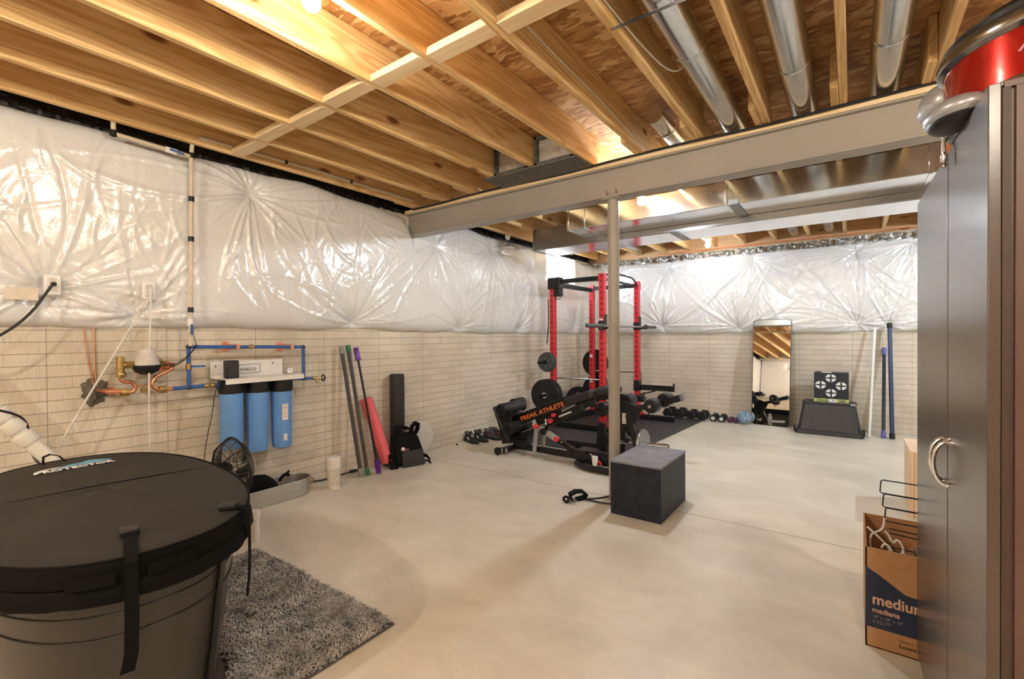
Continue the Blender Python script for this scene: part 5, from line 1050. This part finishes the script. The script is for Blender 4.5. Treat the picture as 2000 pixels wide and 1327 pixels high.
for q, s in ((p0, 1), (p1, -1)): put('end_cap', B().lathe(q, d_*s, [(.024, 0), (.029, .006), (.029, .06), (.025, .07)], 16), BLACK, t)
# ================================================================== RIGHT FOREGROUND
wc = root('wooden_crate', (.58, 4.55, 0), 'wooden plank crate standing on the floor behind the cabinet', 'crate')
for i, y in enumerate(np.arange(4.30, 4.80, .1)): put('side_plank', B().box((.330, y+.003, .012), (.348, y+.097, .455)), STUDW, wc, bev=.002, seg=1)
for i, x in enumerate(np.arange(.350, .83, .08)): put('front_plank', B().box((x, 4.302, .012), (x+.076, 4.32, .455)), STUDW, wc, bev=.002, seg=1)
put('corner_post', B().box((.322, 4.29, .0), (.347, 4.3025, .455)), STUDW, wc, bev=.002); put('top_board', B().box((.325, 4.295, .455), (.83, 4.81, .47)), STUDW, wc, bev=.002)
mb = root('moving_box', (.27, 2.66, 0), 'open cardboard moving box with navy print beside the cabinet', 'cardboard box')
BX0, BX1, BY0, BY1, BH = .043, .50, 2.435, 2.89, .415
put('bottom', B().box((BX0, BY0, .001), (BX1, BY1, .006)), CARD, mb)
put('front_panel', B().box((BX0, BY0, .002), (BX1, BY0+.005, BH)), CARD, mb); put('back_panel', B().box((BX0, BY1-.005, .002), (BX1, BY1, BH)), CARD, mb)
put('side_panel', B().box((BX0, BY0, .002), (BX0+.005, BY1, BH)), CARD, mb); put('side_panel', B().box((BX1-.005, BY0, .002), (BX1, BY1, BH)), CARD, mb)
put('navy_print', B().prism([(0, .085), (BX1-BX0, .085), (BX1-BX0, .16), (BX1-BX0-.03, .235), (.17, .245), (.13, .25), (.10, .27), (.05, .305), (0, .335)], (BX0, BY0-.0005, 0), X_, Z_, -Y_, .0006), NAVY, mb)
yt = BY0-.0012
put('size_text', B().text('medium', .060, (BX0+.022, yt, .185), X_, Z_, .0006, .88, .0014), CARDL, mb)
put('size_text', B().text('mediana', .029, (BX0+.022, yt, .150), X_, Z_, .0006, .92, .0005), CARDL, mb)
put('dimension_text', B().text('18" x 18" x 16"', .018, (BX0+.023, yt, .126), X_, Z_, .0006, .9).text('3 CU FT', .018, (BX0+.023, yt, .106), X_, Z_, .0006, .95), mat('dim_grey_print', (.30, .25, .24), .7), mb)
put('store_text', B().text("The Box at", .010, (BX0+.108, yt, .056), X_, Z_, .0006, 1).text("Lowe's", .022, (BX0+.108, yt, .032), X_, Z_, .0006, 1.1, .0006), BROWNP, mb)
# wire racks, hangers, bin in the box
wr = root('wire_rack', (.3, 2.62, .008), 'black wire rack with flat loops sticking out of the moving box', 'wire rack')
for z0, x0 in ((.605, .097), (.545, .106), (.485, .113)):
    put('wire_loop', B().tube([(.62, 2.60, z0-.012), (x0+.006, 2.60, z0), (x0, 2.60, z0+.006), (x0+.003, 2.60, z0+.052), (x0+.010, 2.60, z0+.058), (.62, 2.60, z0+.046)], .0028, 6), BLACKM, wr)
put('wire_loop', B().tube([(.42, 2.63, .43), (.13, 2.63, .445), (.13, 2.63, .425), (.42, 2.63, .41)], .0028, 6).tube([(.42, 2.64, .35), (.13, 2.64, .362), (.13, 2.64, .345), (.42, 2.64, .33)], .0028, 6), BLACKM, wr)
put('upright_wire', B().tube([(.45, 2.60, .01), (.45, 2.60, .66)], .004, 6).tube([(.45, 2.66, .01), (.45, 2.60, .60)], .004, 6), BLACKM, wr)
def hanger(pts, label): return put('clothes_hanger', B().tube(pts, .0042, 8, smooth=2), WHITE, label=label, cat='hanger', group='white hangers in the moving box')
hanger([(.112, 2.595, .50), (.110, 2.595, .46), (.10, 2.60, .44), (.085, 2.60, .43), (.065, 2.60, .415), (.06, 2.60, .36), (.11, 2.62, .22), (.2, 2.66, .08), (.25, 2.68, .02)], 'white hanger with its stem rising highest out of the box')
hanger([(.052, 2.57, .455), (.09, 2.57, .42), (.125, 2.57, .385), (.135, 2.57, .35), (.15, 2.58, .2), (.2, 2.6, .02)], 'straight white hanger arm slanting from the left box edge')
hanger([(.112, 2.56, .452), (.125, 2.56, .44), (.133, 2.56, .415), (.145, 2.56, .41), (.148, 2.56, .425), (.160, 2.56, .422), (.172, 2.56, .40), (.174, 2.56, .375), (.16, 2.56, .36), (.15, 2.56, .33), (.19, 2.55, .1), (.19, 2.55, .02)], 'white hanger hook curving over in the middle of the box')
hanger([(.100, 2.54, .385), (.108, 2.54, .405), (.125, 2.54, .40), (.135, 2.54, .375), (.145, 2.54, .355), (.16, 2.54, .36), (.168, 2.54, .385), (.18, 2.54, .37), (.195, 2.54, .345), (.21, 2.54, .2), (.22, 2.53, .02)], 'white hanger with wavy shoulders nearest the front panel')
put('black_bin', B().loft([rect(.225, .44, 2.475, 2.58, .008, .012), rect(.215, .45, 2.468, 2.585, .37, .012), rect(.21, .455, 2.463, 2.588, .375, .012), rect(.21, .455, 2.463, 2.588, .40, .012)]), mat('dark_grey_plastic', (.04, .045, .05), .3), label='dark plastic bin standing inside the moving box', cat='bin')
# ---- cabinet
cb = root('tall_cabinet', (.5, 1.88, 0), 'tall dark two-door cabinet with glossy front on the right', 'cabinet')
CH = 1.812; N0, N1 = Vector((.2225, 1.343, 0)), Vector((.205, 2.415, 0)); cd = (N1-N0).normalized(); cn = Vector((-cd.y, cd.x, 0))   # cn points to -x
NG = N0+cd*.432
put('carcass', B().prism([(.2475, 1.352), (.77, 1.352), (.77, 2.41), (.232, 2.41)], (0, 0, .0), X_, Y_, Z_, CH-.012), SIDEM, cb, smooth=False)
put('top_board', B().prism([(.246, 1.343), (.78, 1.343), (.78, 2.417), (.229, 2.417)], (0, 0, CH-.012), X_, Y_, Z_, .012), SIDEM, cb, smooth=False)
put('side_panel', B().box((.262, 1.343, .0), (.78, 1.352, CH-.012)), SIDEM, cb, bev=.001, seg=1)
put('front_edge', B().box((.2435, 1.344, .0), (.256, 1.354, CH-.012)), SIDEE, cb)
def door(a, b_, hs):
    c0, c1 = (a.x, a.y), (b_.x, b_.y); d = put('door', B().prism([(a.x, a.y), (a.x+.020, a.y), (b_.x+.020, b_.y), (b_.x, b_.y)], (0, 0, .05), X_, Y_, Z_, CH-.05), DOORM, cb, bev=.002)
    e = (b_ if hs > 0 else a)-cd*(.022*hs); pts = []
    for k in range(13):
        an = PI*k/12; pts.append(Vector((e.x, e.y, .945-.060*math.cos(an)))+cn*(.004+.030*math.sin(an)))
    h = put('handle', B().tube(pts, .0055, 10), CHROME, d)
    put('handle_foot', B().cyl(pts[0], pts[0]-cn*.006, .008, 12).cyl(pts[-1], pts[-1]-cn*.006, .008, 12), CHROME, h)
door(N0, NG-cd*.006, 1); door(NG+cd*.006, N1, -1)
# ---- slow cooker on the cabinet
PX, PY, PZ, PR = .425, 1.665, CH+.002, .235
sk = root('slow_cooker', (PX, PY, PZ), 'red metallic slow cooker with chrome rim on top of the cabinet', 'slow cooker')
put('base_ring', B().lathe((PX, PY, PZ), Z_, [(PR*.82, 0), (PR*.97, .012), (PR*1.0, .035), (PR*.99, .055)], 72), DKCHR, sk)
put('red_band', B().lathe((PX, PY, PZ+.055), Z_, [(PR*.985, 0), (PR*.985, .105)], 72, False), REDBAND, sk)
put('chrome_rim', B().lathe((PX, PY, PZ+.158), Z_, [(PR*.99, 0), (PR*1.035, .008), (PR*1.05, .022), (PR*1.03, .036), (PR*.98, .045)], 72, False), DKCHR, sk)
put('crock_rim', B().lathe((PX, PY, PZ+.20), Z_, [(PR*.99, 0), (PR*1.0, .012), (PR*.95, .022)], 72, False), BLACK, sk)
put('lid', B().lathe((PX, PY, PZ+.218), Z_, [(PR*.96, 0), (PR*.93, .012), (PR*.7, .035), (PR*.35, .05), (.02, .054)], 60), mat('black_glass_lid', (.01, .01, .01), .08), sk)
put('lid_knob', B().lathe((PX, PY, PZ+.27), Z_, [(.018, 0), (.02, .02), (.032, .032), (.028, .045), (.01, .05)], 28), BLACK, sk)
put('control_knob', B().lathe((PX-.055, PY-PR*.95, PZ+.105), (-.2, -1, 0), [(.034, 0), (.036, .015), (.03, .024), (.0, .026)], 28), BLACK, sk)
put('script_mark', B().tube([(PX-.135, PY-PR*.86, PZ+.10), (PX-.12, PY-PR*.90, PZ+.12), (PX-.10, PY-PR*.93, PZ+.125), (PX-.115, PY-PR*.92, PZ+.108), (PX-.09, PY-PR*.95, PZ+.135), (PX-.06, PY-PR*.985, PZ+.145)], .003, 6, smooth=1), mat('pink_script_print', (.6, .25, .3), .5), sk)
def ellipsoid(c, n_, so, st, sz, cut=-.2):
    tn = Vector((-n_.y, n_.x, 0)); t = B().sph((0, 0, 0), 1, 28); return B().add([Vector(c)+n_*(max(v[0], cut)*so)+tn*(v[1]*st)+Z_*(v[2]*sz) for v in t.v], t.f)
def pothandle(ang, name, m, m2):
    n_ = Vector((math.cos(ang), math.sin(ang), 0)); c = Vector((PX, PY, PZ+.038))+n_*PR*.97
    h = put('side_handle', ellipsoid(c, n_, .058, .088, .036), m, sk)
    put('handle_grip', ellipsoid(c+n_*.002-Z_*.014, n_, .050, .078, .030), m2, h)
pothandle(PI*1.10, 'a', SILV, BLACK)
ctr = root('silver_roaster', (.42, 2.03, CH+.002), 'grey oval pot behind the red slow cooker on the cabinet', 'pan')
PAN = mat('grey_pan_enamel', (.50, .49, .47), .25, .4, .05)
def ell(a, b_, z, n=64): return [(.475+a*math.cos(t), 2.125+b_*math.sin(t), z) for t in np.linspace(0, 2*PI, n, endpoint=False)]
put('pan_body', B().loft([ell(.19, .13, CH+.002), ell(.21, .15, CH+.03), ell(.235, .175, CH+.15), ell(.245, .18, CH+.27)]), PAN, ctr)
hn = Vector((-.97, -.25, 0)).normalized(); ph = put('side_handle', ellipsoid((.225, 2.0, CH+.215), hn, .052, .085, .062), SILV, ctr); put('handle_recess', ellipsoid(Vector((.222, 1.995, CH+.20)), hn, .052, .066, .042), mat('pale_grey_recess', (.36, .38, .42), .4), ph)
put('pan_rim', B().tube(ell(.25, .185, CH+.272, 72), .007, 8, True), DKCHR, ctr)
put('pan_lid', B().loft([ell(.24, .175, CH+.273), ell(.19, .13, CH+.295), ell(.08, .05, CH+.305)]), DKCHR, ctr)
kj = root('black_kettle', (.45, 1.70, 2.09), 'black appliance body stacked above the slow cooker at the top edge', 'appliance')
put('body', B().lathe((.47, 1.72, PZ+.322), Z_, [(.11, 0), (.125, .02), (.12, .16), (.09, .20)], 40), mat('gloss_black', (.012, .013, .015), .12), kj)
put('side_trim', B().box((.345, 1.66, PZ+.33), (.352, 1.70, PZ+.45)), CHROME, kj, bev=.002)
put('orange_carton', B().box((.224, 1.885, CH+.002), (.275, 1.945, CH+.062)), ORNG, label='small orange carton on the cabinet edge under the pot handles', cat='carton')
cable([(.255, 1.84, CH+.03), (.225, 1.80, CH+.045), (.204, 1.745, CH+.035), (.1975, 1.71, CH+.0), (.198, 1.70, CH-.02)], .005, WIREW, 'pale power cord hanging over the cabinet edge below the pot handles', 'cord')
put('plug_end', B().lathe((.198, 1.70, CH-.06), Z_, [(.004, 0), (.007, .006), (.005, .012), (.008, .018), (.006, .04)], 14), CHROME, label='small metal plug tip hanging from the pale cord', cat='plug')
